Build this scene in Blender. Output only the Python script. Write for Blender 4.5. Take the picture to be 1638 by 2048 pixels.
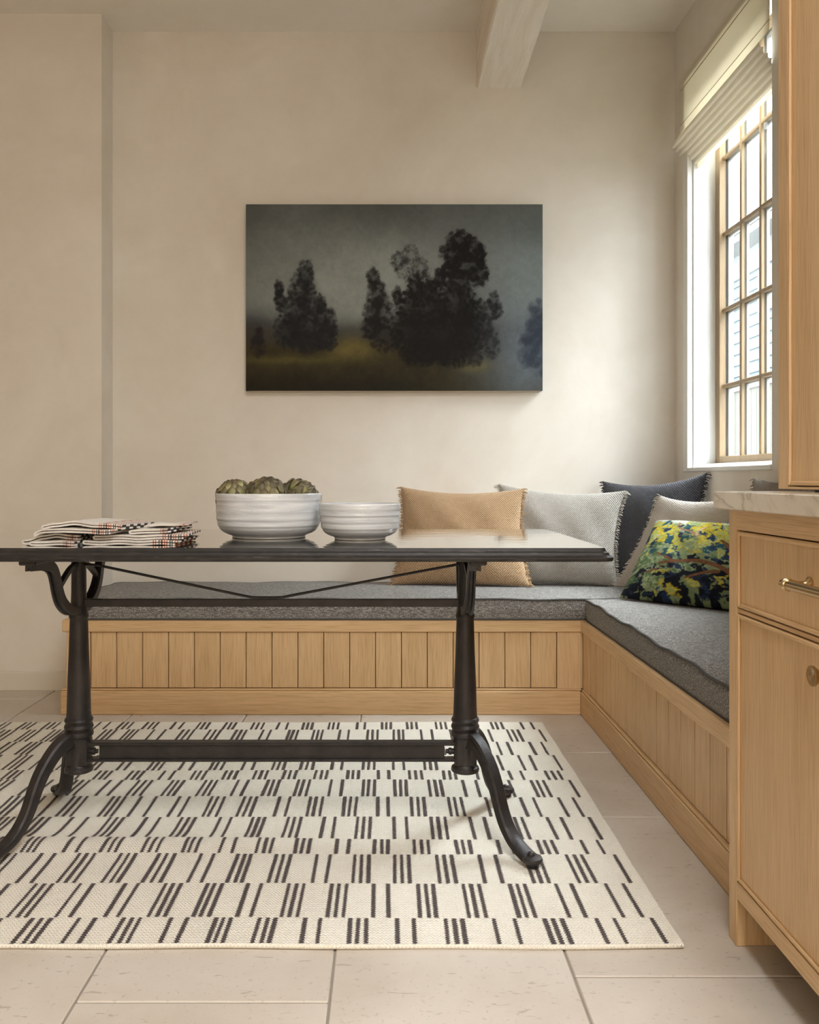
import bpy, bmesh, math, random
import numpy as np
from mathutils import Vector, Matrix

random.seed(7)
rng = np.random.default_rng(11)
scene = bpy.context.scene
for o in list(bpy.data.objects):
    bpy.data.objects.remove(o)
COL = scene.collection
PI = math.pi

# ------------------------------------------------------------------ camera
FPX, VPX, VPY, EYE = 1740.0, 775.0, 958.0, 0.94
cam_d = bpy.data.cameras.new('camera')
cam = bpy.data.objects.new('camera', cam_d)
COL.objects.link(cam)
cam.location = (0, 0, EYE)
cam.rotation_euler = (PI / 2, 0, 0)
cam_d.sensor_fit = 'HORIZONTAL'
cam_d.sensor_width = 36.0
cam_d.lens = FPX * 36.0 / 1638.0
cam_d.shift_x = (819 - VPX) / 1638.0
cam_d.shift_y = -(1024 - VPY) / 1638.0
cam_d.clip_start = 0.05
scene.camera = cam

# ------------------------------------------------------------------ light
vs = scene.view_settings
vs.view_transform = 'Standard'
vs.look = 'None'
vs.gamma = 1.0
vs.use_curve_mapping = False
vs.exposure = 0.54

world = bpy.data.worlds.new('overcast_sky')
scene.world = world
world.use_nodes = True
bg = world.node_tree.nodes['Background']
bg.inputs['Color'].default_value = (0.86, 0.95, 1.04, 1)
bg.inputs['Strength'].default_value = 5.0


# sun behind thin cloud, high on the window side
sun_d = bpy.data.lights.new('veiled_sun', 'SUN')
sun_d.energy = 37.0
sun_d.angle = 1.3
sun_d.color = (0.93, 0.985, 1.03)
sun = bpy.data.objects.new('veiled_sun', sun_d)
sun.rotation_euler = Vector((0.66, 0.14, 0.74)).to_track_quat('Z', 'Y').to_euler()
COL.objects.link(sun)


def area_light(name, loc, rot, sx, sy, power, color, portal=False):
    d = bpy.data.lights.new(name, 'AREA')
    d.shape = 'RECTANGLE'
    d.size, d.size_y = sx, sy
    d.energy = power
    d.color = color
    if portal:
        d.cycles.is_portal = True
    o = bpy.data.objects.new(name, d)
    o.location = loc
    o.rotation_euler = rot
    COL.objects.link(o)
    return o


# the sky lights the window over the bench; the area lights are added fill, standing in for unseen openings
area_light('rear_fill', (-0.1, -2.47, 1.05), (PI / 2 - .35, 0, 0), 2.4, 1.6, 54, (1.0, 0.82, 0.59))
area_light('side_fill', (-3.27, 0.9, 1.35), (0, -PI / 2, 0), 2.1, 2.2, 2, (1.0, 0.80, 0.55))
area_light('near_fill', (1.30, -1.1, 1.7), (0, PI / 2, 0), 1.6, 1.8, 4, (0.95, 0.97, 1.0))
area_light('ceiling_fill', (0.65, 0.0, 3.005), (0, 0, 0), 1.2, 2.2, 84, (0.95, 0.975, 1.0))

# ------------------------------------------------------------------ node helpers


class NT:
    def __init__(s, name):
        s.m = bpy.data.materials.new(name)
        s.m.use_nodes = True
        s.t = s.m.node_tree
        s.b = s.t.nodes['Principled BSDF']
        s.out = s.t.nodes['Material Output']

    def n(s, typ, ins=None, **kw):
        nd = s.t.nodes.new(typ)
        for k, v in kw.items():
            setattr(nd, k, v)
        for k, v in (ins or {}).items():
            if isinstance(v, bpy.types.NodeSocket):
                s.t.links.new(v, nd.inputs[k])
            else:
                nd.inputs[k].default_value = v
        return nd

    def link(s, a, b):
        s.t.links.new(a, b)

    def set(s, **kw):
        for k, v in kw.items():
            k = k.replace('_', ' ')
            if isinstance(v, bpy.types.NodeSocket):
                s.t.links.new(v, s.b.inputs[k])
            else:
                s.b.inputs[k].default_value = v

    def coords(s, kind='Object', scale=(1, 1, 1), rand=0.0):
        tc = s.n('ShaderNodeTexCoord').outputs[kind]
        if rand:
            oi = s.n('ShaderNodeObjectInfo').outputs['Random']
            mul = s.n('ShaderNodeVectorMath', {0: (rand, rand * 1.7, rand * 2.3), 3: 1.0}, operation='SCALE')
            s.link(oi, mul.inputs[3])
            tc = s.n('ShaderNodeVectorMath', {0: tc, 1: mul.outputs[0]}, operation='ADD').outputs[0]
        return s.n('ShaderNodeMapping', {0: tc, 3: scale}).outputs[0]

    def noise(s, vec, scale=5, detail=3, rough=.5, dist=0, out=0):
        return s.n('ShaderNodeTexNoise', {'Vector': vec, 'Scale': scale, 'Detail': detail, 'Roughness': rough,
                                          'Distortion': dist}).outputs[out]

    def ramp(s, fac, stops, interp='LINEAR'):
        r = s.n('ShaderNodeValToRGB', {0: fac})
        cr = r.color_ramp
        cr.interpolation = interp
        while len(cr.elements) < len(stops):
            cr.elements.new(0.5)
        for e, (p, c) in zip(cr.elements, stops):
            e.position = p
            e.color = (c[0], c[1], c[2], 1) if not isinstance(c, (int, float)) else (c, c, c, 1)
        return r.outputs[0]

    def mix(s, fac, a, b, blend='MIX'):
        m = s.n('ShaderNodeMix', data_type='RGBA', blend_type=blend)
        for sock, v in ((m.inputs[0], fac), (m.inputs[6], a), (m.inputs[7], b)):
            if isinstance(v, bpy.types.NodeSocket):
                s.link(v, sock)
            else:
                sock.default_value = v if isinstance(v, (int, float)) else (v[0], v[1], v[2], 1)
        return m.outputs[2]

    def math(s, op, a, b=0.0):
        return s.n('ShaderNodeMath', {0: a, 1: b}, operation=op).outputs[0]

    def bump(s, h, strength=.3, dist=.01):
        s.set(Normal=s.n('ShaderNodeBump', {'Strength': strength, 'Distance': dist, 'Height': h}).outputs[0])


def c4(c):
    return (c[0], c[1], c[2], 1)


def m_plain(name, col, rough=.5, metal=0.0, **kw):
    t = NT(name)
    t.set(Base_Color=c4(col), Roughness=rough, Metallic=metal, **kw)
    return t.m


def m_oak(name, axis, light=(.79, .555, .315), dark=(.67, .45, .235)):
    t = NT(name)
    sc = [26, 26, 26]
    sc[axis] = 1.1
    v = t.coords('Object', sc, 9.0)
    n1 = t.noise(v, 1.0, 5, .6, .6)
    sc2 = [330, 330, 330]
    sc2[axis] = 9
    n2 = t.noise(t.coords('Object', sc2, 5.0), 1.0, 2, .5)
    col = t.ramp(n1, [(.28, dark), (.5, [(a + b) / 2 for a, b in zip(light, dark)]), (.75, light)])
    por = t.ramp(n2, [(.36, (.80, .75, .68)), (.52, (1, 1, 1))])
    col = t.mix(.8, col, por, 'MULTIPLY')
    oi = t.n('ShaderNodeObjectInfo').outputs['Random']
    tint = t.ramp(oi, [(0, (.94, .93, .91)), (1, (1.0, 1.0, 1.0))])
    col = t.mix(1.0, col, tint, 'MULTIPLY')
    t.set(Base_Color=col, Roughness=.47)
    t.bump(n2, .12, .002)
    return t.m


def m_plaster(name, a=(.735, .675, .585), b=(.845, .80, .73), bump=.15):
    t = NT(name)
    v = t.coords('Object')
    n1 = t.noise(v, 1.3, 5, .62, .8)
    n2 = t.noise(v, 9, 4, .6)
    n3 = t.noise(v, 60, 3, .6)
    col = t.ramp(n1, [(.3, a), (.7, b)])
    col = t.mix(.10, col, t.ramp(n2, [(.35, (.68, .61, .51)), (.65, (.88, .83, .755))]))
    t.set(Base_Color=col, Roughness=.85)
    t.bump(t.math('ADD', n2, t.math('MULTIPLY', n3, .25)), bump, .004)
    return t.m


def m_stone_tile():
    t = NT('limestone_tile')
    v = t.coords('Object', (1, 1, 1), 7.0)
    n1 = t.noise(v, 2.6, 6, .6, .5)
    col = t.ramp(n1, [(.3, (.54, .475, .40)), (.55, (.63, .57, .50)), (.75, (.68, .63, .565))])
    fos = t.noise(t.coords('Object', (22, 66, 10), 3.0), 1.0, 3, .55, .6)
    col = t.mix(t.ramp(fos, [(.65, 0), (.70, .6)]), col, (.36, .31, .25))
    sp = t.noise(v, 95, 2, .5)
    col = t.mix(t.ramp(sp, [(.64, 0), (.72, .4)]), col, (.38, .32, .26))
    t.set(Base_Color=col, Roughness=t.ramp(n1, [(.3, .42), (.7, .6)]))
    t.bump(t.math('ADD', fos, t.math('MULTIPLY', sp, .3)), .12, .003)
    return t.m


def m_iron():
    t = NT('cast_iron')
    v = t.coords('Object')
    n = t.noise(v, 260, 3, .6)
    n2 = t.noise(v, 18, 3, .5)
    t.set(Base_Color=t.ramp(n2, [(.3, (.020, .018, .018)), (.7, (.040, .034, .033))]), Roughness=.42, Metallic=0.25)
    t.bump(n, .35, .003)
    return t.m


def m_tabletop():
    t = NT('black_polished_stone')
    v = t.coords('Object')
    n = t.noise(v, 7, 8, .65, 1.2)
    sp = t.noise(v, 160, 3, .6)
    fl = t.noise(t.coords('Object', (3, 3, 40)), 6, 5, .6, .8)
    col = t.ramp(n, [(.3, (.022, .019, .017)), (.55, (.035, .031, .028)), (.8, (.07, .062, .055))])
    col = t.mix(t.ramp(fl, [(.62, 0), (.72, .35)]), col, (.22, .20, .185))
    col = t.mix(t.ramp(sp, [(.66, 0), (.74, .5)]), col, (.25, .23, .21))
    t.set(Base_Color=col, Roughness=t.ramp(n, [(.3, .035), (.8, .09)]))
    t.b.inputs['Coat Weight'].default_value = 1.0
    t.b.inputs['Coat IOR'].default_value = 1.75
    t.b.inputs['Coat Roughness'].default_value = 0.02
    rip = t.noise(t.coords('Object', (1.2, 6, 1)), 5, 2, .5)
    bm_ = t.n('ShaderNodeBump', {'Strength': .035, 'Distance': .01, 'Height': rip}).outputs[0]
    t.set(Normal=bm_)
    t.link(bm_, t.b.inputs['Coat Normal'])
    return t.m


def m_ceramic():
    t = NT('white_glazed_ceramic')
    v = t.coords('Object', (1, 1, 12))
    n = t.noise(v, 5, 5, .6, .6)
    v2 = t.coords('Object')
    sp = t.noise(v2, 140, 2, .5)
    col = t.ramp(n, [(.3, (.44, .46, .49)), (.5, (.60, .62, .64)), (.72, (.74, .76, .77))])
    col = t.mix(t.ramp(sp, [(.68, 0), (.75, .4)]), col, (.28, .25, .22))
    t.set(Base_Color=col, Roughness=.16)
    t.bump(n, .25, .005)
    return t.m


def weave(t, kind, su, sv, twill=0.0):
    """over-under thread height field from two sine waves"""
    tc = t.n('ShaderNodeTexCoord').outputs[kind]
    wob = t.n('ShaderNodeTexNoise', {'Vector': tc, 'Scale': 14.0, 'Detail': 3.0})
    off = t.n('ShaderNodeVectorMath', {0: wob.outputs[1], 3: .012}, operation='SCALE').outputs[0]
    vec = t.n('ShaderNodeVectorMath', {0: tc, 1: off}, operation='ADD').outputs[0]
    sep = t.n('ShaderNodeSeparateXYZ', {0: vec})
    a = t.math('MULTIPLY', sep.outputs[0], su * PI)
    b = t.math('MULTIPLY', sep.outputs[1], sv * PI)
    if twill:
        a = t.math('ADD', a, t.math('MULTIPLY', b, twill))
    sa = t.math('SINE', a)
    sb = t.math('SINE', b)
    return t.math('MULTIPLY', sa, sb)


def m_fabric(name, light, dark, su=90, sv=90, kind='UV', slub=.35, twill=0.0, bump=.6):
    t = NT(name)
    h = weave(t, kind, su, sv, twill)
    tc = t.n('ShaderNodeTexCoord').outputs[kind]
    sl = t.noise(t.n('ShaderNodeMapping', {0: tc, 3: (6, 90, 1)}).outputs[0], 2.0, 3, .6)
    sl2 = t.noise(t.n('ShaderNodeMapping', {0: tc, 3: (90, 6, 1)}).outputs[0], 2.0, 3, .6)
    f = t.math('ADD', t.math('MULTIPLY', h, .5), t.math('MULTIPLY', t.math('ADD', sl, sl2), slub * 1.6))
    col = t.ramp(f, [(.10, dark), (.75, light)])
    t.set(Base_Color=col, Roughness=.95)
    t.b.inputs['Sheen Weight'].default_value = .15
    t.bump(t.math('ADD', h, sl), bump, .004)
    return t.m


def m_tweed():
    t = NT('grey_tweed')
    v = t.coords('Object', (1, 1, 1))
    a = t.noise(v, 330, 2, .6)
    b = t.noise(t.coords('Object', (60, 420, 420)), 1.0, 2, .6)
    c = t.noise(v, 6, 3, .5)
    f = t.math('ADD', t.math('MULTIPLY', a, .6), t.math('MULTIPLY', b, .4))
    col = t.ramp(f, [(.38, (.060, .057, .054)), (.5, (.185, .175, .165)), (.63, (.56, .535, .50))])
    col = t.mix(t.ramp(c, [(.3, 0), (.8, .25)]), col, (.18, .17, .16))
    t.set(Base_Color=col, Roughness=.95)
    t.bump(f, .5, .003)
    return t.m


def m_attr(name, attr, rough=.8, bump_scale=0, bump=.3, spec=.5):
    t = NT(name)
    a = t.n('ShaderNodeAttribute', attribute_name=attr)
    t.set(Base_Color=a.outputs[0], Roughness=rough)
    t.b.inputs['Specular IOR Level'].default_value = spec
    if bump_scale:
        v = t.coords('Object')
        t.bump(t.noise(v, bump_scale, 4, .6), bump, .004)
    return t.m


def m_rug(name, base, dark):
    t = NT(name)
    tc = t.n('ShaderNodeTexCoord').outputs['Object']
    wob = t.n('ShaderNodeTexNoise', {'Vector': tc, 'Scale': 40.0, 'Detail': 2.0})
    off = t.n('ShaderNodeVectorMath', {0: wob.outputs[1], 3: .006}, operation='SCALE').outputs[0]
    vec = t.n('ShaderNodeVectorMath', {0: tc, 1: off}, operation='ADD').outputs[0]
    sep = t.n('ShaderNodeSeparateXYZ', {0: vec})
    a = t.math('MULTIPLY', sep.outputs[0], 2 * PI / .008)
    b = t.math('MULTIPLY', sep.outputs[1], 2 * PI / .010)
    h = t.math('SINE', t.math('ADD', b, t.math('MULTIPLY', t.math('SINE', a), 1.6)))
    n = t.noise(tc, 5, 4, .6)
    f = t.noise(tc, 260, 2, .6)
    col = t.ramp(n, [(.3, [x * .93 for x in base]), (.7, base)])
    col = t.mix(t.ramp(t.math('ADD', t.math('MULTIPLY', h, .25), f), [(.2, .55), (.5, 0)]), col, dark)
    t.set(Base_Color=col, Roughness=.95)
    t.bump(t.math('ADD', h, f), .40, .003)
    return t.m


def m_marble():
    t = NT('veined_marble')
    v = t.coords('Object', (1, 1, 1.4))
    w = t.noise(v, 3.2, 6, .62, 1.6)
    veins = t.ramp(t.math('ABSOLUTE', t.math('SUBTRACT', w, .5)), [(0, .72), (.03, .22), (.09, 0)])
    n = t.noise(v, 3, 3, .5)
    col = t.ramp(n, [(.3, (.66, .59, .48)), (.7, (.78, .72, .62))])
    col = t.mix(veins, col, (.36, .29, .20))
    t.set(Base_Color=col, Roughness=.12)
    return t.m


def m_shade(name='linen_shade', tl=.46):
    t = NT(name)
    v = t.coords('Object', (40, 400, 400))
    n = t.noise(v, 1.0, 2, .6)
    col = t.ramp(n, [(.3, (.86, .80, .68)), (.7, (.92, .88, .78))])
    t.set(Base_Color=col, Roughness=.9)
    tr = t.n('ShaderNodeBsdfTranslucent', {'Color': (.90, .85, .72, 1)})
    mx = t.n('ShaderNodeMixShader', {0: tl, 1: t.b.outputs[0], 2: tr.outputs[0]})
    t.link(mx.outputs[0], t.out.inputs[0])
    return t.m


def m_glass():
    t = NT('window_glass')
    tr = t.n('ShaderNodeBsdfTransparent', {'Color': (.97, .985, .98, 1)})
    gl = t.n('ShaderNodeBsdfGlossy', {'Color': (1, 1, 1, 1), 'Roughness': .02})
    fc = t.n('ShaderNodeLayerWeight', {'Blend': .5}).outputs['Facing']
    fr = t.math('ADD', t.math('MULTIPLY', t.math('POWER', fc, 5.0), .5), .03)
    mx = t.n('ShaderNodeMixShader', {0: fr, 1: tr.outputs[0], 2: gl.outputs[0]})
    t.link(mx.outputs[0], t.out.inputs[0])
    return t.m


def m_beam():
    t = NT('pale_limed_beam')
    v = t.coords('Object', (9, 1.1, 9))
    n = t.noise(v, 2, 6, .6, .5)
    k = t.noise(t.coords('Object', (22, 7, 22)), 1.0, 3, .55)
    col = t.ramp(n, [(.3, (.82, .725, .60)), (.7, (.93, .86, .76))])
    col = t.mix(t.ramp(k, [(.68, 0), (.76, .6)]), col, (.35, .26, .17))
    t.set(Base_Color=col, Roughness=.85)
    t.bump(t.math('ADD', n, k), .5, .012)
    return t.m


def m_leaf():
    t = NT('artichoke_green')
    v = t.coords('Object', (30, 30, 5), 6.0)
    n = t.noise(v, 1.5, 4, .6)
    g = t.n('ShaderNodeTexCoord').outputs['Generated']
    z = t.n('ShaderNodeSeparateXYZ', {0: g}).outputs[2]
    col = t.ramp(n, [(.3, (.13, .135, .05)), (.7, (.42, .41, .20))])
    col = t.mix(t.ramp(z, [(.45, 0), (.95, .9)]), col, (.085, .052, .036))
    oi = t.n('ShaderNodeObjectInfo').outputs['Random']
    col = t.mix(1.0, col, t.ramp(oi, [(0, (.42, .40, .38)), (1, (1.2, 1.2, 1.1))]), 'MULTIPLY')
    t.set(Base_Color=col, Roughness=.55)
    return t.m


M = dict(
    plaster=m_plaster('limewash_plaster'),
    ceil=m_plaster('ceiling_plaster', (.88, .825, .735), (.92, .87, .79), .05),
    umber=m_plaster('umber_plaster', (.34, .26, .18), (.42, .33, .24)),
    base=m_plain('baseboard_paint', (.70, .65, .55), .55),
    white=m_plain('white_window_paint', (.87, .87, .85), .45),
    grout=m_plain('dark_grout', (.30, .265, .225), .9),  # joint colour, darker than the tiles
    tile=m_stone_tile(), iron=m_iron(), top=m_tabletop(), ceramic=m_ceramic(),
    oak_x=m_oak('oak_grain_along_x', 0), oak_y=m_oak('oak_grain_along_y', 1), oak_z=m_oak('oak_upright_grain', 2),
    sash=m_oak('window_sash_wood', 2, (.40, .285, .165), (.33, .225, .12)),
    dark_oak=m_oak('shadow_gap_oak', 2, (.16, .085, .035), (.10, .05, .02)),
    tweed=m_tweed(), piping=m_plain('charcoal_piping', (.085, .08, .078), .95),
    marble=m_marble(), shade=m_shade(), shade_fold=m_shade('lined_linen_fold', .12), glass=m_glass(), beam=m_beam(), leaf=m_leaf(),
    brass=m_plain('aged_brass', (.58, .43, .24), .24, 1.0),
    rug=m_rug('cream_wool', (.93, .89, .79), (.68, .62, .50)),
    stripe=m_rug('charcoal_wool', (.105, .085, .085), (.045, .036, .036)),
    grey=m_plain('grey_outer_frame', (.30, .29, .28), .5),
    stitch=m_plain('shade_seam', (.36, .28, .18), .9),
    pad=m_plain('black_rubber', (.012, .011, .011), .7),
    thread_tan=m_plain('tan_thread', (.46, .30, .16), .95),
    thread_grey=m_plain('grey_thread', (.42, .39, .34), .95),
    thread_navy=m_plain('navy_thread', (.035, .037, .048), .95),
    thread_sand=m_plain('sand_thread', (.56, .50, .43), .95),
    thread_taupe=m_plain('taupe_thread', (.20, .16, .115), .95),
    tan=m_fabric('tan_jute', (.60, .405, .235), (.29, .175, .085), 105, 85),
    linen=m_fabric('grey_linen', (.54, .51, .46), (.23, .205, .17), 120, 90),
    navy=m_fabric('navy_wool', (.085, .088, .108), (.022, .024, .034), 110, 110),
    sand=m_fabric('sand_linen', (.66, .60, .53), (.36, .31, .26), 50, 130),
    taupe=m_fabric('taupe_linen', (.26, .21, .155), (.14, .11, .075), 100, 90),
    side=m_plain('raw_canvas_edge', (.10, .09, .075), .9),
    foot=m_plain('canvas_turnover', (.55, .46, .34), .9),
)

# ------------------------------------------------------------------ object helpers
ORIG = {}


def tag(o, label=None, cat=None, group=None, kind=None):
    for k, v in (('label', label), ('category', cat), ('group', group), ('kind', kind)):
        if v:
            o[k] = v
    return o


def thing(name, loc, label=None, cat=None, group=None, kind=None):
    o = bpy.data.objects.new(name, None)
    o.empty_display_size = .05
    o.location = loc
    COL.objects.link(o)
    ORIG[o.name] = Vector(loc)
    return tag(o, label, cat, group, kind)


def mesh_obj(name, me, mat, parent=None, origin=(0, 0, 0)):
    """me already expressed relative to origin (world)"""
    o = bpy.data.objects.new(name, me)
    COL.objects.link(o)
    if mat is not None and not me.materials:
        me.materials.append(mat)
    origin = Vector(origin)
    if parent is not None:
        o.parent = parent
        o.location = origin - ORIG[parent.name]
    else:
        o.location = origin
    ORIG[o.name] = origin
    return o


def smooth(me, on=True, angle=None):
    me.polygons.foreach_set('use_smooth', [on] * len(me.polygons))
    if angle is not None:
        me.set_sharp_from_angle(angle=math.radians(angle))


def from_data(name, verts, faces, mat, parent=None, sm=False, angle=None, origin=None):
    """verts in world space"""
    if origin is None:
        if parent is not None:
            origin = ORIG[parent.name]
        else:
            a = np.array(verts, dtype=float)
            lo, hi = a.min(0), a.max(0)
            origin = Vector(((lo[0] + hi[0]) / 2, (lo[1] + hi[1]) / 2, lo[2]))
    ov = Vector(origin)
    me = bpy.data.meshes.new(name)
    me.from_pydata([(v[0] - ov.x, v[1] - ov.y, v[2] - ov.z) for v in verts], [], faces)
    me.update()
    if sm:
        smooth(me, True, angle)
    return mesh_obj(name, me, mat, parent, ov)


BOXES = {}


def box_mesh(dx, dy, dz, bev, mat):
    key = (round(dx, 5), round(dy, 5), round(dz, 5), round(bev, 5), mat.name)
    if key in BOXES:
        return BOXES[key]
    bm = bmesh.new()
    bmesh.ops.create_cube(bm, size=1.0)
    for v in bm.verts:
        v.co = (v.co.x * dx, v.co.y * dy, v.co.z * dz)
    if bev > 0:
        bmesh.ops.bevel(bm, geom=bm.edges[:], offset=bev, segments=1, affect='EDGES', profile=.5)
    me = bpy.data.meshes.new('box')
    bm.to_mesh(me)
    bm.free()
    me.materials.append(mat)
    BOXES[key] = me
    return me


def box(name, b, mat, parent=None, bev=.0015):
    x0, x1, y0, y1, z0, z1 = b
    x0, x1 = min(x0, x1), max(x0, x1)
    y0, y1 = min(y0, y1), max(y0, y1)
    z0, z1 = min(z0, z1), max(z0, z1)
    me = box_mesh(x1 - x0, y1 - y0, z1 - z0, bev, mat)
    return mesh_obj(name, me, None, parent, ((x0 + x1) / 2, (y0 + y1) / 2, (z0 + z1) / 2))


def lathe(profile, seg=48, center=(0, 0, 0), axis='z', a0=0.0):
    """profile [(r, h)] bottom->top; returns verts, faces"""
    V, F = [], []
    n = len(profile)
    for k in range(seg):
        a = 2 * PI * k / seg + a0
        for r, h in profile:
            p = (r * math.cos(a), r * math.sin(a), h)
            if axis == 'x':
                p = (h, p[0], p[1])
            elif axis == 'y':
                p = (p[1], h, p[0])
            V.append((center[0] + p[0], center[1] + p[1], center[2] + p[2]))
    for k in range(seg):
        for i in range(n - 1):
            a, b = k * n + i, ((k + 1) % seg) * n + i
            F.append((a, b, b + 1, a + 1))
    if profile[0][0] > 1e-6:
        F.append(tuple(k * n for k in reversed(range(seg))))
    if profile[-1][0] > 1e-6:
        F.append(tuple(k * n + n - 1 for k in range(seg)))
    return V, F


def sweep(path, prof, closed=False, scales=None, up=(0, 0, 1)):
    """sweep 2D profile [(a,b)] along 3D path; a = side axis, b = up axis"""
    P = [Vector(p) for p in path]
    n, m = len(P), len(prof)
    V, F = [], []
    up = Vector(up)
    for i, p in enumerate(P):
        if closed:
            t = (P[(i + 1) % n] - P[i - 1]).normalized()
        else:
            t = (P[min(i + 1, n - 1)] - P[max(i - 1, 0)]).normalized()
        side = t.cross(up)
        if side.length < 1e-5:
            side = t.cross(Vector((0, 1, 0)))
        side.normalize()
        u = side.cross(t).normalized()
        s = scales[i] if scales else 1.0
        sa, sb = s if isinstance(s, tuple) else (s, s)
        for a, b in prof:
            V.append(p + side * (a * sa) + u * (b * sb))
    rng_ = range(n) if closed else range(n - 1)
    for i in rng_:
        j = (i + 1) % n
        for k in range(m):
            l = (k + 1) % m
            F.append((i * m + k, i * m + l, j * m + l, j * m + k))
    if not closed:
        F.append(tuple(reversed(range(m))))
        F.append(tuple((n - 1) * m + k for k in range(m)))
    return V, F


def circ(r, n=10):
    return [(r * math.cos(2 * PI * k / n), r * math.sin(2 * PI * k / n)) for k in range(n)]


def join_data(parts):
    V, F = [], []
    for v, f in parts:
        o = len(V)
        V += list(v)
        F += [tuple(i + o for i in q) for q in f]
    return V, F


def box_data(x0, x1, y0, y1, z0, z1):
    V = [(x0, y0, z0), (x1, y0, z0), (x1, y1, z0), (x0, y1, z0), (x0, y0, z1), (x1, y0, z1), (x1, y1, z1), (x0, y1, z1)]
    F = [(0, 3, 2, 1), (4, 5, 6, 7), (0, 1, 5, 4), (1, 2, 6, 5), (2, 3, 7, 6), (3, 0, 4, 7)]
    return V, F


def smooth_path(pts, n=6):
    """Catmull-Rom"""
    P = [Vector(p) for p in pts]
    out = []
    for i in range(len(P) - 1):
        p0, p1, p2, p3 = P[max(i - 1, 0)], P[i], P[i + 1], P[min(i + 2, len(P) - 1)]
        for k in range(n):
            t = k / n
            out.append(.5 * ((2 * p1) + (p2 - p0) * t + (2 * p0 - 5 * p1 + 4 * p2 - p3) * t * t
                             + (3 * p1 - p0 - 3 * p2 + p3) * t ** 3))
    out.append(P[-1])
    return out


def fbm(h, w, base=4, octs=5, gain=.5, seed=0):
    r = np.random.default_rng(seed)
    out = np.zeros((h, w))
    amp, tot = 1.0, 0.0
    for o in range(octs):
        gy, gx = int(base * 2 ** o * h / w) + 2, base * 2 ** o + 2
        g = r.random((gy + 1, gx + 1))
        yy = np.linspace(0, gy - 1e-3, h)
        xx = np.linspace(0, gx - 1e-3, w)
        yi, xi = yy.astype(int), xx.astype(int)
        fy, fx = yy - yi, xx - xi
        fy, fx = (fy * fy * (3 - 2 * fy))[:, None], (fx * fx * (3 - 2 * fx))[None, :]
        a, b = g[yi][:, xi], g[yi][:, xi + 1]
        c, d = g[yi + 1][:, xi], g[yi + 1][:, xi + 1]
        out += amp * ((a * (1 - fx) + b * fx) * (1 - fy) + (c * (1 - fx) + d * fx) * fy)
        tot += amp
        amp *= gain
    return out / tot


def sstep(a, b, x):
    t = np.clip((x - a) / (b - a), 0, 1)
    return t * t * (3 - 2 * t)


# ------------------------------------------------------------------ dimensions
YB = 4.03            # back wall
YJ = 3.875           # left wall face that stands forward
XJ = -1.273          # its corner
XR = 1.331           # right wall
ZC = 3.012           # ceiling
XL, YR = -3.3, -2.5  # rest of the room behind the camera
WY0, WY1, WZ0, WZ1 = 3.012, 3.872, .985, 2.72     # window opening


def struct(name, b, mat, parent=None, bev=0.0, label=None):
    o = box(name, b, mat, parent, bev)
    if parent is None:
        o['kind'] = 'structure'
        if label:
            o['label'] = label
    return o


# floor with separate limestone tiles
floor = struct('floor', (XL - .12, XR + .12, YR - .12, YB + .12, -.12, -.004), M['grout'], label='pale limestone tiled floor')
PX = .4575
cols = [-.105 + PX * k for k in range(-6, 4)]
for ci, x0 in enumerate(cols):
    x1 = x0 + PX
    x1 = min(x1, XR)
    if x0 >= XR - .05:
        continue
    k = ci - 6
    if k == -1:
        ys = [.84, 1.5636, 2.31, 3.02, 3.70]
    elif k == 1:
        ys = [.90, 1.644, 2.42, 2.99, 3.70]
    elif k == 2:
        ys = [.6, 1.3, 2.02, 2.7, 3.4]
    elif k == 0:
        ys = [.55, 1.28, 1.93, 2.63, 3.33]
    else:
        st = .5 + .37 * ((k * 5) % 3) * .7
        ys = [st + .74 * j for j in range(6)]
    ys = [y for y in ys if y < YB - .06] + [YB]
    for y0, y1 in zip(ys[:-1], ys[1:]):
        g = .0022
        box('tile', (x0 + g, x1 - g, y0 + g, y1 - g, -.03, random.uniform(-.0005, .0003)), M['tile'], floor, .0022)

wall_back = struct('wall_back', (XJ - .005, XR + .2, YB, YB + .15, -.004, ZC + .1), M['plaster'], label='limewashed plaster back wall')
struct('wall_left', (XL, XJ, YJ, YB + .15, -.004, ZC + .1), M['plaster'], label='plaster wall standing forward at the left')
struct('ceiling', (XL - .12, XR + .2, YR - .12, YB + .15, ZC, ZC + .12), M['ceil'], label='plain plaster ceiling')
# right wall pieced around the window opening: one mesh
wr = [box_data(XR, XR + .20, WY1, YB, -.004, ZC + .05), box_data(XR, XR + .20, YR - .12, WY0, -.004, ZC + .05),
      box_data(XR, XR + .20, WY0, WY1, -.004, WZ0), box_data(XR, XR + .20, WY0, WY1, WZ1, ZC + .05)]
o = from_data('wall_right', *join_data(wr), M['plaster'])
tag(o, 'plaster right wall around the window', kind='structure')
# walls behind the camera
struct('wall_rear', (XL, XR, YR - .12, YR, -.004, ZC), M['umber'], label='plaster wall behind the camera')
struct('wall_side', (XL - .12, XL, YR, YB, -.004, ZC), M['umber'], label='plaster side wall of the room')
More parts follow.
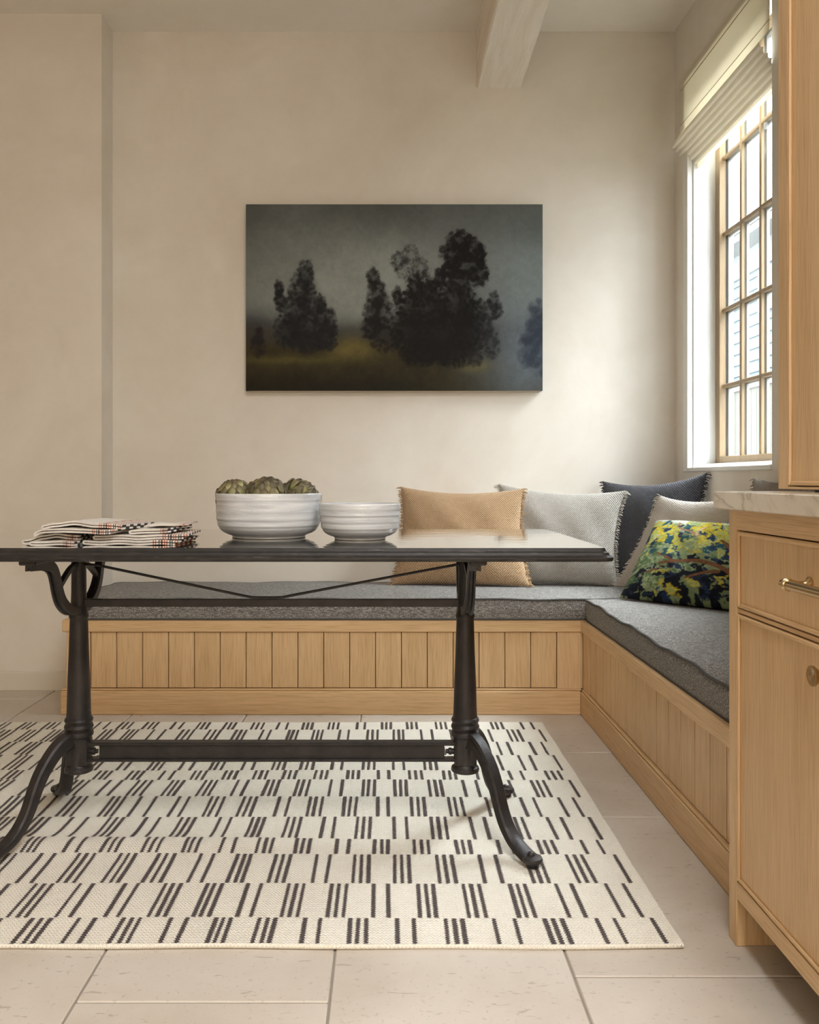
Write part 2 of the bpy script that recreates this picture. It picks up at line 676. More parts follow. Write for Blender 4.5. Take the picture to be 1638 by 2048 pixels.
# white frames added round three of the fill lights, out of view
for k_, (bx, ax) in enumerate((((-1.35, 1.15, YR, YR + .03, .2, 1.9), 'y'), ((XL, XL + .03, -.25, 2.05, .25, 2.45), 'x'), ((XR - .03, XR, -2.05, -.15, .85, 2.55), 'x'))):
    w_ = thing('window_%d' % (k_ + 2), (bx[0], bx[2], bx[4]), 'white frame added around a fill light out of view', kind='structure')
    x0, x1, y0, y1, z0, z1 = bx
    t_ = .05
    box('frame', (x0, x1, y0, y1, z0, z0 + t_), M['white'], w_, .002)
    box('frame', (x0, x1, y0, y1, z1 - t_, z1), M['white'], w_, .002)
    if ax == 'y':
        box('frame', (x0, x0 + t_, y0, y1, z0 + t_, z1 - t_), M['white'], w_, .002)
        box('frame', (x1 - t_, x1, y0, y1, z0 + t_, z1 - t_), M['white'], w_, .002)
    else:
        box('frame', (x0, x1, y0, y0 + t_, z0 + t_, z1 - t_), M['white'], w_, .002)
        box('frame', (x0, x1, y1 - t_, y1, z0 + t_, z1 - t_), M['white'], w_, .002)
struct('baseboard_left', (XL, XJ, YJ - .014, YJ, -.002, .082), M['base'], bev=.004, label='low painted baseboard on the left wall')

# ceiling beam, slightly irregular hewn timber
bm = bmesh.new()
NS = 40
BX0, BX1, BZ = .412, .618, 2.748
rows = []
for i in range(NS + 1):
    y = YB - (YB - .0) * i / NS
    j = lambda a: random.uniform(-a, a)
    rows.append([bm.verts.new(p) for p in (
        (BX0 + j(.0015), y, ZC - .001), (BX0 + j(.0025), y, BZ + .006 + j(.002)), (BX0 + .007 + j(.003), y, BZ + j(.001)),
        (BX1 - .008 + j(.006), y, BZ + j(.001)), (BX1 + j(.004), y, BZ + .008 + j(.004)), (BX1 + j(.0015), y, ZC - .001))])
for a, b in zip(rows[:-1], rows[1:]):
    for k in range(5):
        bm.faces.new((a[k], a[k + 1], b[k + 1], b[k]))
    bm.faces.new((a[5], a[0], b[0], b[5]))
bm.faces.new(rows[0])
bm.faces.new(list(reversed(rows[-1])))
bmesh.ops.recalc_face_normals(bm, faces=bm.faces[:])
vs_ = [v.co.copy() for v in bm.verts]
bm.verts.index_update()
fs_ = [tuple(v.index for v in f.verts) for f in bm.faces]
bm.free()
tag(from_data('ceiling_beam', vs_, fs_, M['beam']), 'pale limed timber beam crossing the ceiling', 'beam')

# ------------------------------------------------------------------ window
win = thing('window_1', (XR, (WY0 + WY1) / 2, WZ0), 'white framed window with pale wood glazing bars', kind='structure')


def ring(name, x0, x1, y0, y1, z0, z1, w, mat, parent, bev=.001, wz=None):
    wz = wz or w
    box(name, (x0, x1, y0, y0 + w, z0, z1), mat, parent, bev)
    box(name, (x0, x1, y1 - w, y1, z0, z1), mat, parent, bev)
    box(name, (x0, x1, y0 + w, y1 - w, z0, z0 + wz), mat, parent, bev)
    box(name, (x0, x1, y0 + w, y1 - w, z1 - wz, z1), mat, parent, bev)


box('casing', (XR - .006, XR + .02, WY1 - .024, WY1 + .028, WZ0 - .0125, WZ1 + .02), M['white'], win, .002)
box('casing', (XR - .006, XR + .02, WY0, WY1 - .024, WZ0 - .0125, WZ0 + .0055), M['white'], win, .002)
box('casing', (XR - .006, XR + .02, WY0, WY1 - .024, WZ1 + .002, WZ1 + .02), M['white'], win, .002)
ring('frame', XR + .02, XR + .062, WY0, WY1, WZ0, WZ1, .030, M['white'], win, .0015, .010)
ring('frame', XR + .062, XR + .095, WY0, WY1, WZ0, WZ1, .024, M['white'], win, .0015, .016)
ring('frame', XR + .070, XR + .132, WY0, WY1, WZ0, WZ1, .019, M['white'], win, .0015, .022)
SX0, SX1 = XR + .120, XR + .150
ring('sash', SX0, SX1, WY0 + .02, WY1 - .02, WZ0 + .023, WZ1 - .01, .047, M['sash'], win, .002, .030)
ring('outer_sash', SX1 + .006, SX1 + .028, WY0 + .02, WY1 - .02, WZ0 + .023, WZ1 - .01, .055, M['grey'], win, .002, .034)
ring('outer_frame', SX1 + .006, XR + .198, WY0, WY1, WZ0, WZ1, .03, M['white'], win, .001)
gy0, gy1 = WY0 + .067, WY1 - .067
bars_y = [3.614, 3.424, 3.234]
bars_z = [1.345, 1.677, 2.009, 2.341]
for y in bars_y:
    b_ = box('glazing_bar', (SX1 - .016, SX1, y - .0085, y + .0085, WZ0 + .045, WZ1 - .03), M['sash'], win, .003)
    box('spacer', (SX1 + .006, SX1 + .018, y - .012, y + .012, WZ0 + .045, WZ1 - .03), M['grey'], win, .001)
for z in bars_z:
    b_ = box('glazing_bar', (SX1 - .015, SX1 - .001, gy0 - .01, gy1 + .01, z - .0085, z + .0085), M['sash'], win, .003)
    box('spacer', (SX1 + .007, SX1 + .017, gy0 - .01, gy1 + .01, z - .012, z + .012), M['grey'], win, .001)
ye = [gy0] + sorted(bars_y) + [gy1]
ze = [WZ0 + .053] + bars_z + [WZ1 - .04]
for a, b in zip(ye[:-1], ye[1:]):
    for c, d in zip(ze[:-1], ze[1:]):
        box('pane', (SX1 + .0005, SX1 + .0045, a, b, c, d), M['glass'], win, 0)
box('latch', (SX1 - .012, SX1 - .001, 3.385, 3.40, 2.30, 2.331), M['grey'], win, .002)

# roman shade over the top of the window
SY0, SY1 = 2.995, 3.898
shade = thing('roman_shade', (XR - .02, (SY0 + SY1) / 2, 2.33), 'cream linen roman shade gathered above the window', 'window shade')


def ribbon(name, prof, y0, y1, th, mat, parent, ny=2):
    """thin cloth: polyline prof [(x,z)] extruded along y with thickness th"""
    n = len(prof)
    P = [Vector((x, 0, z)) for x, z in prof]
    nor = []
    for i in range(n):
        t = (P[min(i + 1, n - 1)] - P[max(i - 1, 0)]).normalized()
        nor.append(Vector((t.z, 0, -t.x)))
    V, F = [], []
    for j in range(ny):
        y = y0 + (y1 - y0) * j / (ny - 1)
        for s in (1, -1):
            for i in range(n):
                p = P[i] + nor[i] * (s * th / 2)
                V.append((p.x, y, p.z))
    m = 2 * n
    for j in range(ny - 1):
        a, b = j * m, (j + 1) * m
        for i in range(n - 1):
            F.append((a + i, a + i + 1, b + i + 1, b + i))
            F.append((a + n + i + 1, a + n + i, b + n + i, b + n + i + 1))
        F.append((a, b, b + n, a + n))
        F.append((a + n - 1, a + m - 1, b + m - 1, b + n - 1))
    for i in range(n - 1):
        F.append((i, n + i, n + i + 1, i + 1))
        o = (ny - 1) * m
        F.append((o + i, o + i + 1, o + n + i + 1, o + n + i))
    return from_data(name, V, F, mat, parent, True, 40)


PXs = XR - .016
ribbon('panel', [(PXs, 2.727), (PXs, 2.62), (PXs - .001, 2.525), (PXs - .002, 2.49), (PXs - .014, 2.468), (PXs - .034, 2.446)],
       SY0, SY1, .0022, M['shade'], shade)
box('head_rail', (XR - .014, XR - .002, SY0 + .004, SY1 - .004, 2.695, 2.725), M['white'], shade, .002)
for zz in (2.678, 2.522):
    box('seam', (PXs - .0030, PXs - .0010, SY0, SY1, zz - .0012, zz + .0012), M['stitch'], shade, 0)
# the gathered part: a cascade of soft scallops stepping down and back towards the glass
NF = 6
for k in range(NF):
    xa, za = PXs - .034 + .0145 * k, 2.446 - .019 * k
    xb_, zb_ = PXs - .034 + .0145 * (k + 1), 2.446 - .019 * (k + 1)
    sc_ = []
    for q in np.linspace(0, 1, 9):
        bx_, bz_ = xa + (xb_ - xa) * q, za + (zb_ - za) * q
        dn = math.sin(PI * min(1, q * 1.12)) ** .8 if q * 1.12 < 1 else 0.0
        sc_.append((bx_ - .0062 * dn, bz_ - .0085 * dn))
    ribbon('fold', sc_, SY0 + .004 * (k % 2), SY1 + .016 - .003 * k, .0014, M['shade_fold'], shade)
ribbon('back_flap', [(PXs + .053, 2.340), (PXs + .054, 2.33), (PXs + .056, 2.312)], SY0 + .03, SY1 - .05, .002, M['shade'], shade)

# ------------------------------------------------------------------ oak benches
BY = 3.466           # front plane of the back bench plinth
BXR = .769           # front plane of the right bench plinth
ZT = .378
bench = thing('storage_bench', (-.25, 3.74, 0), 'long light oak bench with upright planks along the back wall', 'bench')
bx0, bx1 = -1.303, BXR
box('seat_board', (-1.297, XR - .004, BY + .012, YB - .004, ZT - .048 + .02, ZT - .002), M['oak_x'], bench, .001)
box('top_rail', (-1.297, BXR + .004, BY + .001, BY + .030, ZT - .048, ZT), M['oak_x'], bench, .0025)
box('plinth', (bx0, BXR + .002, BY, BY + .03, 0, .094), M['oak_x'], bench, .003)
box('plinth_cap', (bx0 + .004, BXR + .006, BY + .004, BY + .03, .094, .103), M['oak_x'], bench, .003)
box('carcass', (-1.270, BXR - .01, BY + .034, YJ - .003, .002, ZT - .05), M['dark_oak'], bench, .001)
px2x = lambda p, s: (p - VPX) / s
stx = px2x(184, 498)
box('stile', (-1.283, stx - .002, BY + .010, BY + .034, .103, ZT - .048), M['oak_z'], bench, .001)
edges = [stx + (px2x(1112, 498) - stx) * k / 18 for k in range(19)]
for a, b in zip(edges[:-1], edges[1:]):
    box('plank', (a + .0014, b - .0014, BY + .0135, BY + .034, .1055, ZT - .0505), M['oak_z'], bench, .0016)
box('stile', (edges[-1] + .0014, BXR + .012, BY + .010, BY + .034, .103, ZT - .048), M['oak_z'], bench, .001)
box('end_panel', (-1.283, -1.262, BY + .034, YJ - .004, .003, ZT - .028), M['oak_z'], bench, .001)
box('end_rail', (-1.297, -1.272, BY + .030, YJ - .004, ZT - .048, ZT - .028), M['oak_y'], bench, .001)

bench2 = thing('storage_bench', (1.05, 2.63, 0), 'light oak bench with upright planks running along the window wall', 'bench')
ye_ = 1.80
box('seat_board', (BXR + .012, XR - .004, ye_, BY + .008, ZT - .026, ZT - .002), M['oak_y'], bench2, .001)
box('top_rail', (BXR + .001, BXR + .030, ye_, BY - .001, ZT - .048, ZT), M['oak_y'], bench2, .0025)
box('plinth', (BXR, BXR + .03, ye_, BY - .002, 0, .094), M['oak_y'], bench2, .003)
box('plinth_cap', (BXR + .004, BXR + .03, ye_, BY - .002, .094, .103), M['oak_y'], bench2, .003)
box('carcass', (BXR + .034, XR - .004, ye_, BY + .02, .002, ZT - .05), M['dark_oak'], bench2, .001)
box('stile', (BXR + .010, BXR + .034, 3.368, BY - .001, .103, ZT - .048), M['oak_z'], bench2, .001)
e2 = [3.366 - .1045 * k for k in range(16)]
for a, b in zip(e2[:-1], e2[1:]):
    if b < ye_:
        b = ye_
    if a - b < .01:
        continue
    box('plank', (BXR + .0135, BXR + .034, b + .0023, a - .0023, .1055, ZT - .0505), M['oak_z'], bench2, .0005)
    box('groove_shadow', (BXR + .0150, BXR + .034, a - .0023, a + .0023, .1055, ZT - .0505), M['dark_oak'], bench2, 0)  # dark strip in the gap, colouring in the groove's shadow line
    if b == ye_:
        break


# cushions: boxed, crowned, piped
def cushion(name, x0, x1, y0, y1, z0, z1, label, crown=.012, wob=.004, seed=0):
    r = random.Random(seed)
    th = thing(name, ((x0 + x1) / 2, (y0 + y1) / 2, z0), label, 'cushion', 'bench cushions')
    nx, ny = int((x1 - x0) / .02) + 2, int((y1 - y0) / .02) + 2
    ph = [r.uniform(0, 6) for _ in range(6)]

    def edge_w(t, k):
        return wob * (math.sin(7 * t + ph[k]) + .6 * math.sin(17 * t + ph[k + 1]))

    def top(x, y):
        u, v = (x - x0) / (x1 - x0), (y - y0) / (y1 - y0)
        e = min(x - x0, x1 - x, y - y0, y1 - y)
        c = crown * (1 - math.exp(-e / .09))
        return z1 + c + edge_w(x * .9 + y * 1.3, 0) * .45

    rr = .012
    loops = []
    # outline points with rounded corners
    def outline(off):
        pts = []
        R = .03
        for cx, cy, a0 in ((x1 - R, y1 - R, 0), (x0 + R, y1 - R, PI / 2), (x0 + R, y0 + R, PI), (x1 - R, y0 + R, 1.5 * PI)):
            nxt = {0: (x0 + R, y1), PI / 2: (x0, y0 + R), PI: (x1 - R, y0), 1.5 * PI: (x1, y1 - R)}[a0]
            for k in range(6):
                a = a0 + PI / 2 * k / 5
                pts.append((cx + (R + off) * math.cos(a), cy + (R + off) * math.sin(a)))
            lx, ly = pts[-1]
            ex = nxt[0] + off * math.cos(a0 + PI / 2) if a0 in (PI / 2, 1.5 * PI) else nxt[0]
            ey = nxt[1] + off * math.sin(a0 + PI / 2) if a0 in (0, PI) else nxt[1]
            L = math.hypot(ex - lx, ey - ly)
            n = int(L / .025)
            for k in range(1, n):
                pts.append((lx + (ex - lx) * k / n, ly + (ey - ly) * k / n))
        return pts
    H = z1 - z0
    prof = [(-.010, 0), (-.002, .004), (.002, H * .3), (.003, H * .6), (.001, H - .008), (-.003, H - .001)]
    V, F = [], []
    base = outline(0)
    n = len(base)
    for off, h in prof:
        pts = outline(off)
        for k, (x, y) in enumerate(pts):
            zz = z0 + h + (edge_w(x * 1.5 + y * 1.9, 2) if h > H * .5 else 0) * .8
            V.append((x, y, zz))
    m = len(prof)
    for i in range(m - 1):
        for k in range(n):
            l = (k + 1) % n
            F.append((i * n + k, i * n + l, (i + 1) * n + l, (i + 1) * n + k))
    F.append(tuple(reversed(range(n))))
    # top surface: concentric rings shrinking to the middle line
    last = (m - 1) * n
    cx0, cx1, cy0, cy1 = x0, x1, y0, y1
    steps = [.004, .010, .022, .04, .07, .11, .16, .21]
    half = min(x1 - x0, y1 - y0) / 2
    prev = last
    edge_pts = outline(-.003)
    for s in steps:
        s = min(s, half * .93)
        pts = []
        for (x, y) in edge_pts:
            xx = min(max(x, x0 + s), x1 - s)
            yy = min(max(y, y0 + s), y1 - s)
            pts.append((xx, yy))
        st = len(V)
        for x, y in pts:
            e = s
            c = crown * (1 - math.exp(-e / .05)) + .001
            V.append((x, y, z1 + c + edge_w(x * 1.5 + y * 1.9, 2) * .8 * math.exp(-e / .08) + .003 * math.sin(9 * x + 4 * y + ph[4]) * (1 - math.exp(-e / .1))))
        for k in range(n):
            l = (k + 1) % n
            F.append((prev + k, prev + l, st + l, st + k))
        prev = st
    F.append(tuple(prev + k for k in range(n)))
    o = from_data('cover', V, F, M['tweed'], th, True, 50)
    bm = bmesh.new()
    bm.from_mesh(o.data)
    bmesh.ops.remove_doubles(bm, verts=bm.verts[:], dist=.0004)
    bm.to_mesh(o.data)
    bm.free()
    for h in (H - .001, .002):
        path = [(x, y, z0 + h + (edge_w(x * 1.5 + y * 1.9, 2) * .8 if h > H * .5 else 0)) for x, y in outline(.0005 if h > .01 else -.004)]
        v, f = sweep(path, circ(.0042, 6), closed=True)
        from_data('piping', v, f, M['piping'], th, True)
    return th


cushion('bench_cushion', -1.252, XR - .008, BY - .004, YB - .008, ZT + .002, .462,
        'long dark grey tweed cushion on the bench along the back wall', .008, .0025, 3)
cushion('bench_cushion', BXR + .014, XR - .008, 1.80, BY - .014, ZT + .002, .464,
        'dark grey tweed cushion on the bench below the window', .010, .0045, 8)

# ------------------------------------------------------------------ base cabinets, counter, wall cabinet
CX = .702


def base_cabinet(y1, y0, label):
    cab = thing('base_cabinet', (1.0, (y0 + y1) / 2, 0), label, 'cabinet', 'oak base cabinets')
    fx = CX
    f2 = CX + .02
    st = .038
    zt = .879
    box('stile', (fx, f2, y1 - st, y1, 0, zt), M['oak_z'], cab, .001)
    box('stile', (fx, f2, y0, y0 + st, 0, zt), M['oak_z'], cab, .001)
    box('leg', (f2, f2 + .085, y1 - .036, y1 - .001, 0, .097), M['oak_z'], cab, .001)
    box('leg', (f2, f2 + .085, y0 + .001, y0 + .036, 0, .097), M['oak_z'], cab, .001)
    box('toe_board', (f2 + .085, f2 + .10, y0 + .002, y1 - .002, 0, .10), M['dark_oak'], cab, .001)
    box('top_rail', (fx, f2, y0 + st, y1 - st, .838, zt), M['oak_y'], cab, .001)
    box('mid_rail', (fx + .002, f2, y0 + st, y1 - st, .672, .680), M['oak_y'], cab, .001)
    box('bottom_rail', (fx, f2, y0 + st, y1 - st, .097, .131), M['oak_y'], cab, .001)
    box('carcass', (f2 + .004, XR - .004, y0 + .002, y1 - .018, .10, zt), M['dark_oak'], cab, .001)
    box('end_panel', (f2, XR - .004, y1 - .018, y1, .0, zt), M['oak_z'], cab, .001)

    def front(nm, a, b, c, d):
        p = box(nm, (fx + .0045, f2 + .003, a + .003, b - .003, c + .003, d - .003), M['oak_z'], cab, .001)
        w = .0085
        for bb in ((a + .003, a + .003 + w, c + .003, d - .003), (b - .003 - w, b - .003, c + .003, d - .003)):
            box('bead', (fx - .001, fx + .0045, bb[0], bb[1], bb[2], bb[3]), M['oak_z'], p, .0022)
        for bb in ((a + .003 + w, b - .003 - w, c + .003, c + .003 + w), (a + .003 + w, b - .003 - w, d - .003 - w, d - .003)):
            box('bead', (fx - .001, fx + .0045, bb[0], bb[1], bb[2], bb[3]), M['oak_y'], p, .0022)
        return p
    a, b = y0 + st, y1 - st
    mid = (a + b) / 2
    dr = front('drawer', a, b, .680, .838)
    d1 = front('door', mid, b, .131, .672)
    d2 = front('door', a, mid, .131, .672)
    # bar pull
    zc = .764
    xh = fx - .036
    ya, yb = mid - .105, mid + .105
    parts = []
    pr = [(0.0, -.014), (.006, -.0135), (.0088, -.011), (.0092, -.002), (.0092, 0), (.0108, .0008), (.0108, .003), (.0095, .004), (.0095, .006),
          (.0108, .007), (.0108, .009), (.0088, .010), (.0088, .20), (.0108, .201), (.0108, .203), (.0095, .204), (.0095, .206), (.0108, .207),
          (.0108, .2092), (.0092, .21), (.0092, .212), (.0088, .221), (.006, .2235), (0, .224)]
    parts.append(lathe([(r, ya + h) for r, h in pr], 24, (xh, 0, zc), 'y'))
    for y in (ya - .002, yb + .002):
        parts.append(lathe([(.0125, .001), (.0125, -.002), (.0095, -.004), (.0055, -.008), (.005, -.020), (.0065, -.023), (.0075, -.03), (.006, -.036)][::-1], 20, (fx + .0035, y, zc), 'x'))
    from_data('pull_handle', *join_data(parts), M['brass'], dr, True, 45)
    ORIG_k = [(d1, mid + .040), (d2, mid - .040)]
    for dd, y in ORIG_k:
        kp = [(0, -.0285), (.009, -.0292), (.0150, -.0315), (.0165, -.031), (.0165, -.0275), (.012, -.022), (.0085, -.018), (.0075, -.012), (.010, -.005), (.0115, -.002), (.0115, 0)]
        from_data('knob', *lathe(kp, 28, (fx + .0045, y, .626), 'x'), M['brass'], dd, True, 45)
    return cab


base_cabinet(1.788, .906, 'light oak base cabinet with drawer, doors and brass pulls under the marble counter')
base_cabinet(.903, .021, 'oak base cabinet nearest the camera under the marble counter')
ctr = box('countertop', (CX - .026, XR - .003, .02, 1.806, .879, .915), M['marble'], None, .002)
tag(ctr, 'thick cream marble countertop with brown veins on the oak cabinet', 'countertop')

up = thing('wall_cabinet', (1.06, 1.35, .917), 'tall oak wall cabinet standing above the marble counter', 'cabinet')
UX = .803
uy0, uy1 = .91, 1.788
uz0, uz1 = .920, 2.985
box('stile', (UX, UX + .02, uy1 - .041, uy1, uz0, uz1), M['oak_z'], up, .001)
box('stile', (UX, UX + .02, uy0, uy0 + .041, uz0, uz1), M['oak_z'], up, .001)
box('bottom_rail', (UX, UX + .02, uy0 + .041, uy1 - .041, uz0, uz0 + .005), M['oak_y'], up, .001)
box('top_rail', (UX, UX + .02, uy0 + .041, uy1 - .041, uz1 - .05, uz1), M['oak_y'], up, .001)
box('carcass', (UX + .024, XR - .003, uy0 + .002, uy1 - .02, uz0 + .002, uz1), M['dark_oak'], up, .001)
box('end_panel', (UX + .02, XR - .003, uy1 - .02, uy1, uz0, uz1), M['oak_z'], up, .001)
box('foot', (UX + .06, UX + .10, uy1 - .08, uy1 - .03, .9152, uz0), M['dark_oak'], up, .0005)
box('foot', (UX + .06, UX + .10, uy0 + .03, uy0 + .08, .9152, uz0), M['dark_oak'], up, .0005)
um = (uy0 + uy1) / 2
for a, b in ((um, uy1 - .041), (uy0 + .041, um)):
    p = box('door', (UX + .005, UX + .023, a + .002, b - .002, uz0 + .007, uz1 - .052), M['oak_z'], up, .001)
    w = .009
    c, d = uz0 + .007, uz1 - .052
    for bb in ((a + .002, a + .002 + w), (b - .002 - w, b - .002)):
        box('bead', (UX - .001, UX + .005, bb[0], bb[1], c, d), M['oak_z'], p, .0024)
    box('bead', (UX - .001, UX + .005, a + .002 + w, b - .002 - w, c, c + w), M['oak_y'], p, .0024)
    box('bead', (UX - .001, UX + .005, a + .002 + w, b - .002 - w, d - w, d), M['oak_y'], p, .0024)

# ------------------------------------------------------------------ rug
RX0, RX1, RY0, RY1 = -1.86, .590, 1.740, 3.327


def rug_h(x, y):
    h = .009
    h += .011 * math.exp(-((y - 2.24 - .03 * math.sin(2.2 * x)) / .055) ** 2) * (1 / (1 + math.exp((x + .25) / .12)))
    h += .004 * math.exp(-((y - 2.55 + .02 * x) / .07) ** 2) * (1 / (1 + math.exp((x + .35) / .12)))
    h += .0012 * math.sin(5.1 * x + 2.0 * y) * math.sin(3.7 * y + 1.3)
    return h + .0008


def rug_x1(y):
    return RX1 + .0020 * math.sin(5 * y + 1) + .0007 * math.sin(23 * y)


nx, ny = 150, 100
V, F = [], []
for j in range(ny + 1):
    y = RY0 + (RY1 - RY0) * j / ny
    for i in range(nx + 1):
        x = RX0 + (rug_x1(y) - RX0) * i / nx
        V.append((x, y + .002 * math.sin(14 * x) * (1 - j / ny), rug_h(x, y)))
for j in range(ny):
    for i in range(nx):
        a = j * (nx + 1) + i
        F.append((a, a + 1, a + nx + 2, a + nx + 1))
# underside skirt
rim = [i for i in range(nx + 1)] + [j * (nx + 1) + nx for j in range(1, ny + 1)] + \
      [ny * (nx + 1) + i for i in range(nx - 1, -1, -1)] + [j * (nx + 1) for j in range(ny - 1, 0, -1)]
st = len(V)
for r in rim:
    V.append((V[r][0], V[r][1], .0006))
for k in range(len(rim)):
    l = (k + 1) % len(rim)
    F.append((rim[l], rim[k], st + k, st + l))
F.append(tuple(st + k for k in reversed(range(len(rim)))))
rug = from_data('rug', V, F, M['rug'], None, True, 60, origin=(-.63, 2.53, 0))
tag(rug, 'cream flatwoven wool rug with short charcoal dashes under the table', 'rug')
edge = [(V[r][0], V[r][1], rug_h(V[r][0], V[r][1]) - .004) for r in rim]
v, f = sweep(edge, circ(.0050, 7), closed=True)
from_data('edge_binding', v, f, M['rug'], rug, True)

SA = 700 / 1638.0
YB_ROWS = [1449.6, 1464.6, 1489.5, 1516, 1547, 1566, 1601, 1641, 1687.5, 1717, 1775.5, 1845, 1900.5]


def gy(py):
    return FPX * EYE / (py - VPY)


PAT = {   # groups of dash positions: (crop offset, crop x values)
    11: [(0, [[150, 205, 243], [375, 450], [585, 620, 660], [805, 880], [1020, 1048, 1080], [1220, 1252, 1292], [1430, 1500]]),
         (680, [[50, 87, 122], [268, 345], [492, 535, 570], [718, 815], [957, 990, 1040], [1197, 1280], [1455]])],
    10: [(0, [[-20, 45], [170, 215, 250], [380, 440], [590, 650], [780, 815, 850], [975, 1012, 1040], [1163, 1225], [1355, 1390, 1422], [1555, 1590, 1622]]),
         (680, [[158, 225], [367, 398, 435], [575, 612, 650], [795, 828, 860], [1008, 1080], [1240, 1322]])],
    9: [(0, [[10, 45, 80], [200, 260], [375, 410, 450], [570, 605, 640], [745, 785, 825], [945, 1003], [1120, 1145, 1175], [1295, 1330, 1362], [1485, 1547]]),
        (680, [[72, 103, 135], [258, 287, 320], [450, 487, 520], [650, 725], [862, 895, 928], [1055, 1092, 1130], [1282]])],
    8: [(0, [[-30, 20], [165, 185, 215], [350, 412], [520, 552, 585], [705, 732, 775], [890, 915, 945], [1055, 1110], [1220, 1250, 1285], [1395, 1422, 1455], [1580, 1636]]),
        (680, [[165, 193, 225], [345, 378, 412], [540, 570, 605], [735, 795], [922, 952, 990], [1125, 1200]])],
    7: [(0, [[20, 45, 70], [175, 205, 240], [345, 415], [520, 550, 585], [690, 752], [855, 885, 920], [1035, 1085], [1190, 1215, 1240], [1355, 1380, 1412], [1520, 1570]]),
        (600, [[272, 302, 330], [440, 497], [610, 645, 680], [793, 860], [968, 1000, 1040], [1155, 1220], [1352]])],
    6: [(0, [[60, 95, 125], [215, 270], [350, 380, 415], [535, 565, 590], [665, 735], [845, 890], [995, 1025, 1055], [1150, 1175, 1205], [1312, 1360], [1455, 1485, 1512]]),
        (600, [[212, 238, 268], [365, 412], [520, 548, 580], [692, 722, 752], [868, 915], [1030, 1090], [1208, 1275]])],
    5: [(0, [[10, 40, 75], [180, 250], [360, 395, 425], [520, 575], [655, 680, 720], [815, 838, 865], [970, 990, 1020], [1118, 1165], [1260, 1285, 1310], [1402, 1425, 1452], [1553, 1605]]),
        (600, [[300, 325, 350], [442, 470, 495], [600, 628, 657], [760, 822], [925, 975], [1080, 1105, 1140], [1260]])],
    4: [(0, [[60, 85, 115], [200, 250], [330, 365, 395], [475, 500, 530], [625, 650, 680], [775, 822], [918, 945, 970], [1062, 1090, 1115], [1200, 1230, 1255], [1338, 1362, 1392], [1482, 1508, 1535]]),
        (600, [[228, 250, 275], [367, 415], [510, 538, 568], [668, 698, 725], [825, 875], [975, 1030], [1143, 1172, 1210]])],
    3: [(0, [[100, 130, 155], [220, 260], [340, 370, 395], [460, 490, 515], [610, 645], [745, 770, 800], [885, 935], [1020, 1045, 1075], [1165, 1210], [1300, 1325, 1350], [1425, 1450, 1480], [1565, 1610]]),
        (600, [[302, 325, 350], [435, 482], [578, 605, 632], [730, 780], [870, 895, 925], [1020, 1073], [1185]])],
    2: [(0, [[50, 80], [150, 175, 200], [290, 315, 340], [420, 460], [540, 565, 590], [680, 705, 730], [820, 865], [950, 975, 1000], [1080, 1105, 1130], [1215, 1260], [1345, 1370, 1395], [1480, 1505, 1530]]),
        (600, [[210, 250], [340, 365, 390], [480, 505, 530], [620, 665], [770, 795, 820], [920, 968], [1072, 1127]])],
    1: [(0, [[20, 55, 80], [145, 170, 195], [260, 285, 310], [390, 420], [500, 525, 550], [610, 630, 650], [725, 778], [860, 885, 915], [985, 1010, 1040], [1110, 1135, 1155], [1235, 1270], [1360, 1377, 1395], [1475, 1492, 1510]]),
        (600, [[190, 230], [320, 340, 365], [440, 460, 482], [565, 615], [700, 725, 750], [835, 880], [965, 992, 1020], [1118]])],
    0: [(0, [[30, 55], [125, 150, 175], [235, 262, 290], [370, 395, 415], [475, 520], [580, 605, 630], [695, 720, 750], [825, 865], [940, 965, 985], [1065, 1085, 1110], [1190, 1215, 1240], [1310, 1350], [1425, 1445, 1465], [1545, 1565, 1585]]),
        (600, [[270, 305], [385, 405, 425], [500, 520, 545], [635, 655, 680], [765, 810], [890, 915, 940], [1030, 1078]])],
}
V, F = [], []
for row, sets in PAT.items():
    ytop, ybot = gy(YB_ROWS[row]), gy(YB_ROWS[row + 1])
    if row == 0:
        ytop = RY1 - .001
    ybot = max(ybot, RY0 - .0005)
    s = (YB_ROWS[row] - VPY) / EYE
    X = []
    for off, gs in sets:
        for g in gs:
            xs = [(off + q * SA - VPX) / s for q in g]
            c_ = sum(xs) / len(xs)
            if len(g) == 3:      # even weave pitch
                w_ = .5 * (xs[2] - xs[0]) * .5 + .5 * .0175
                xs = [c_ - w_, c_ + random.uniform(-.001, .001), c_ + w_]
            X.append(xs)
    lead = X[0][0]
    kind = 0
    while lead > RX0 + .16:      # the same rhythm carries on to the left end of the rug
        c_ = lead - .085
        xs = [c_ - .0175, c_, c_ + .0175] if kind % 3 else [c_ - .019, c_ + .019]
        kind += 1
        X.insert(0, xs)
        lead = xs[0]
    for xs in X:
        for x in xs:
            if x < RX0 + .01 or x > RX1 - .012:
                continue
            wd = random.uniform(.0033, .0049)
            n = max(4, int((ytop - ybot) / .0042))
            o0 = len(V)
            a0, a1 = ytop - .002, ybot + .001
            dr_ = random.uniform(-.0015, .0015)
            for k in range(n + 1):
                y = a0 + (a1 - a0) * k / n
                zig = .0020 * (1 if k % 2 else -1)
                xc = x + zig + dr_ * k / n
                z = rug_h(xc, y) + .0011
                V.append((xc - wd, y, z))
                V.append((xc + wd, y, z))
            for k in range(n):
                q = o0 + 2 * k
                F.append((q, q + 2, q + 3, q + 1))
dash = from_data('dash_pattern', V, F, M['stripe'], rug, False)
dash['kind'] = 'stuff'
dash['label'] = 'charcoal woven dashes'

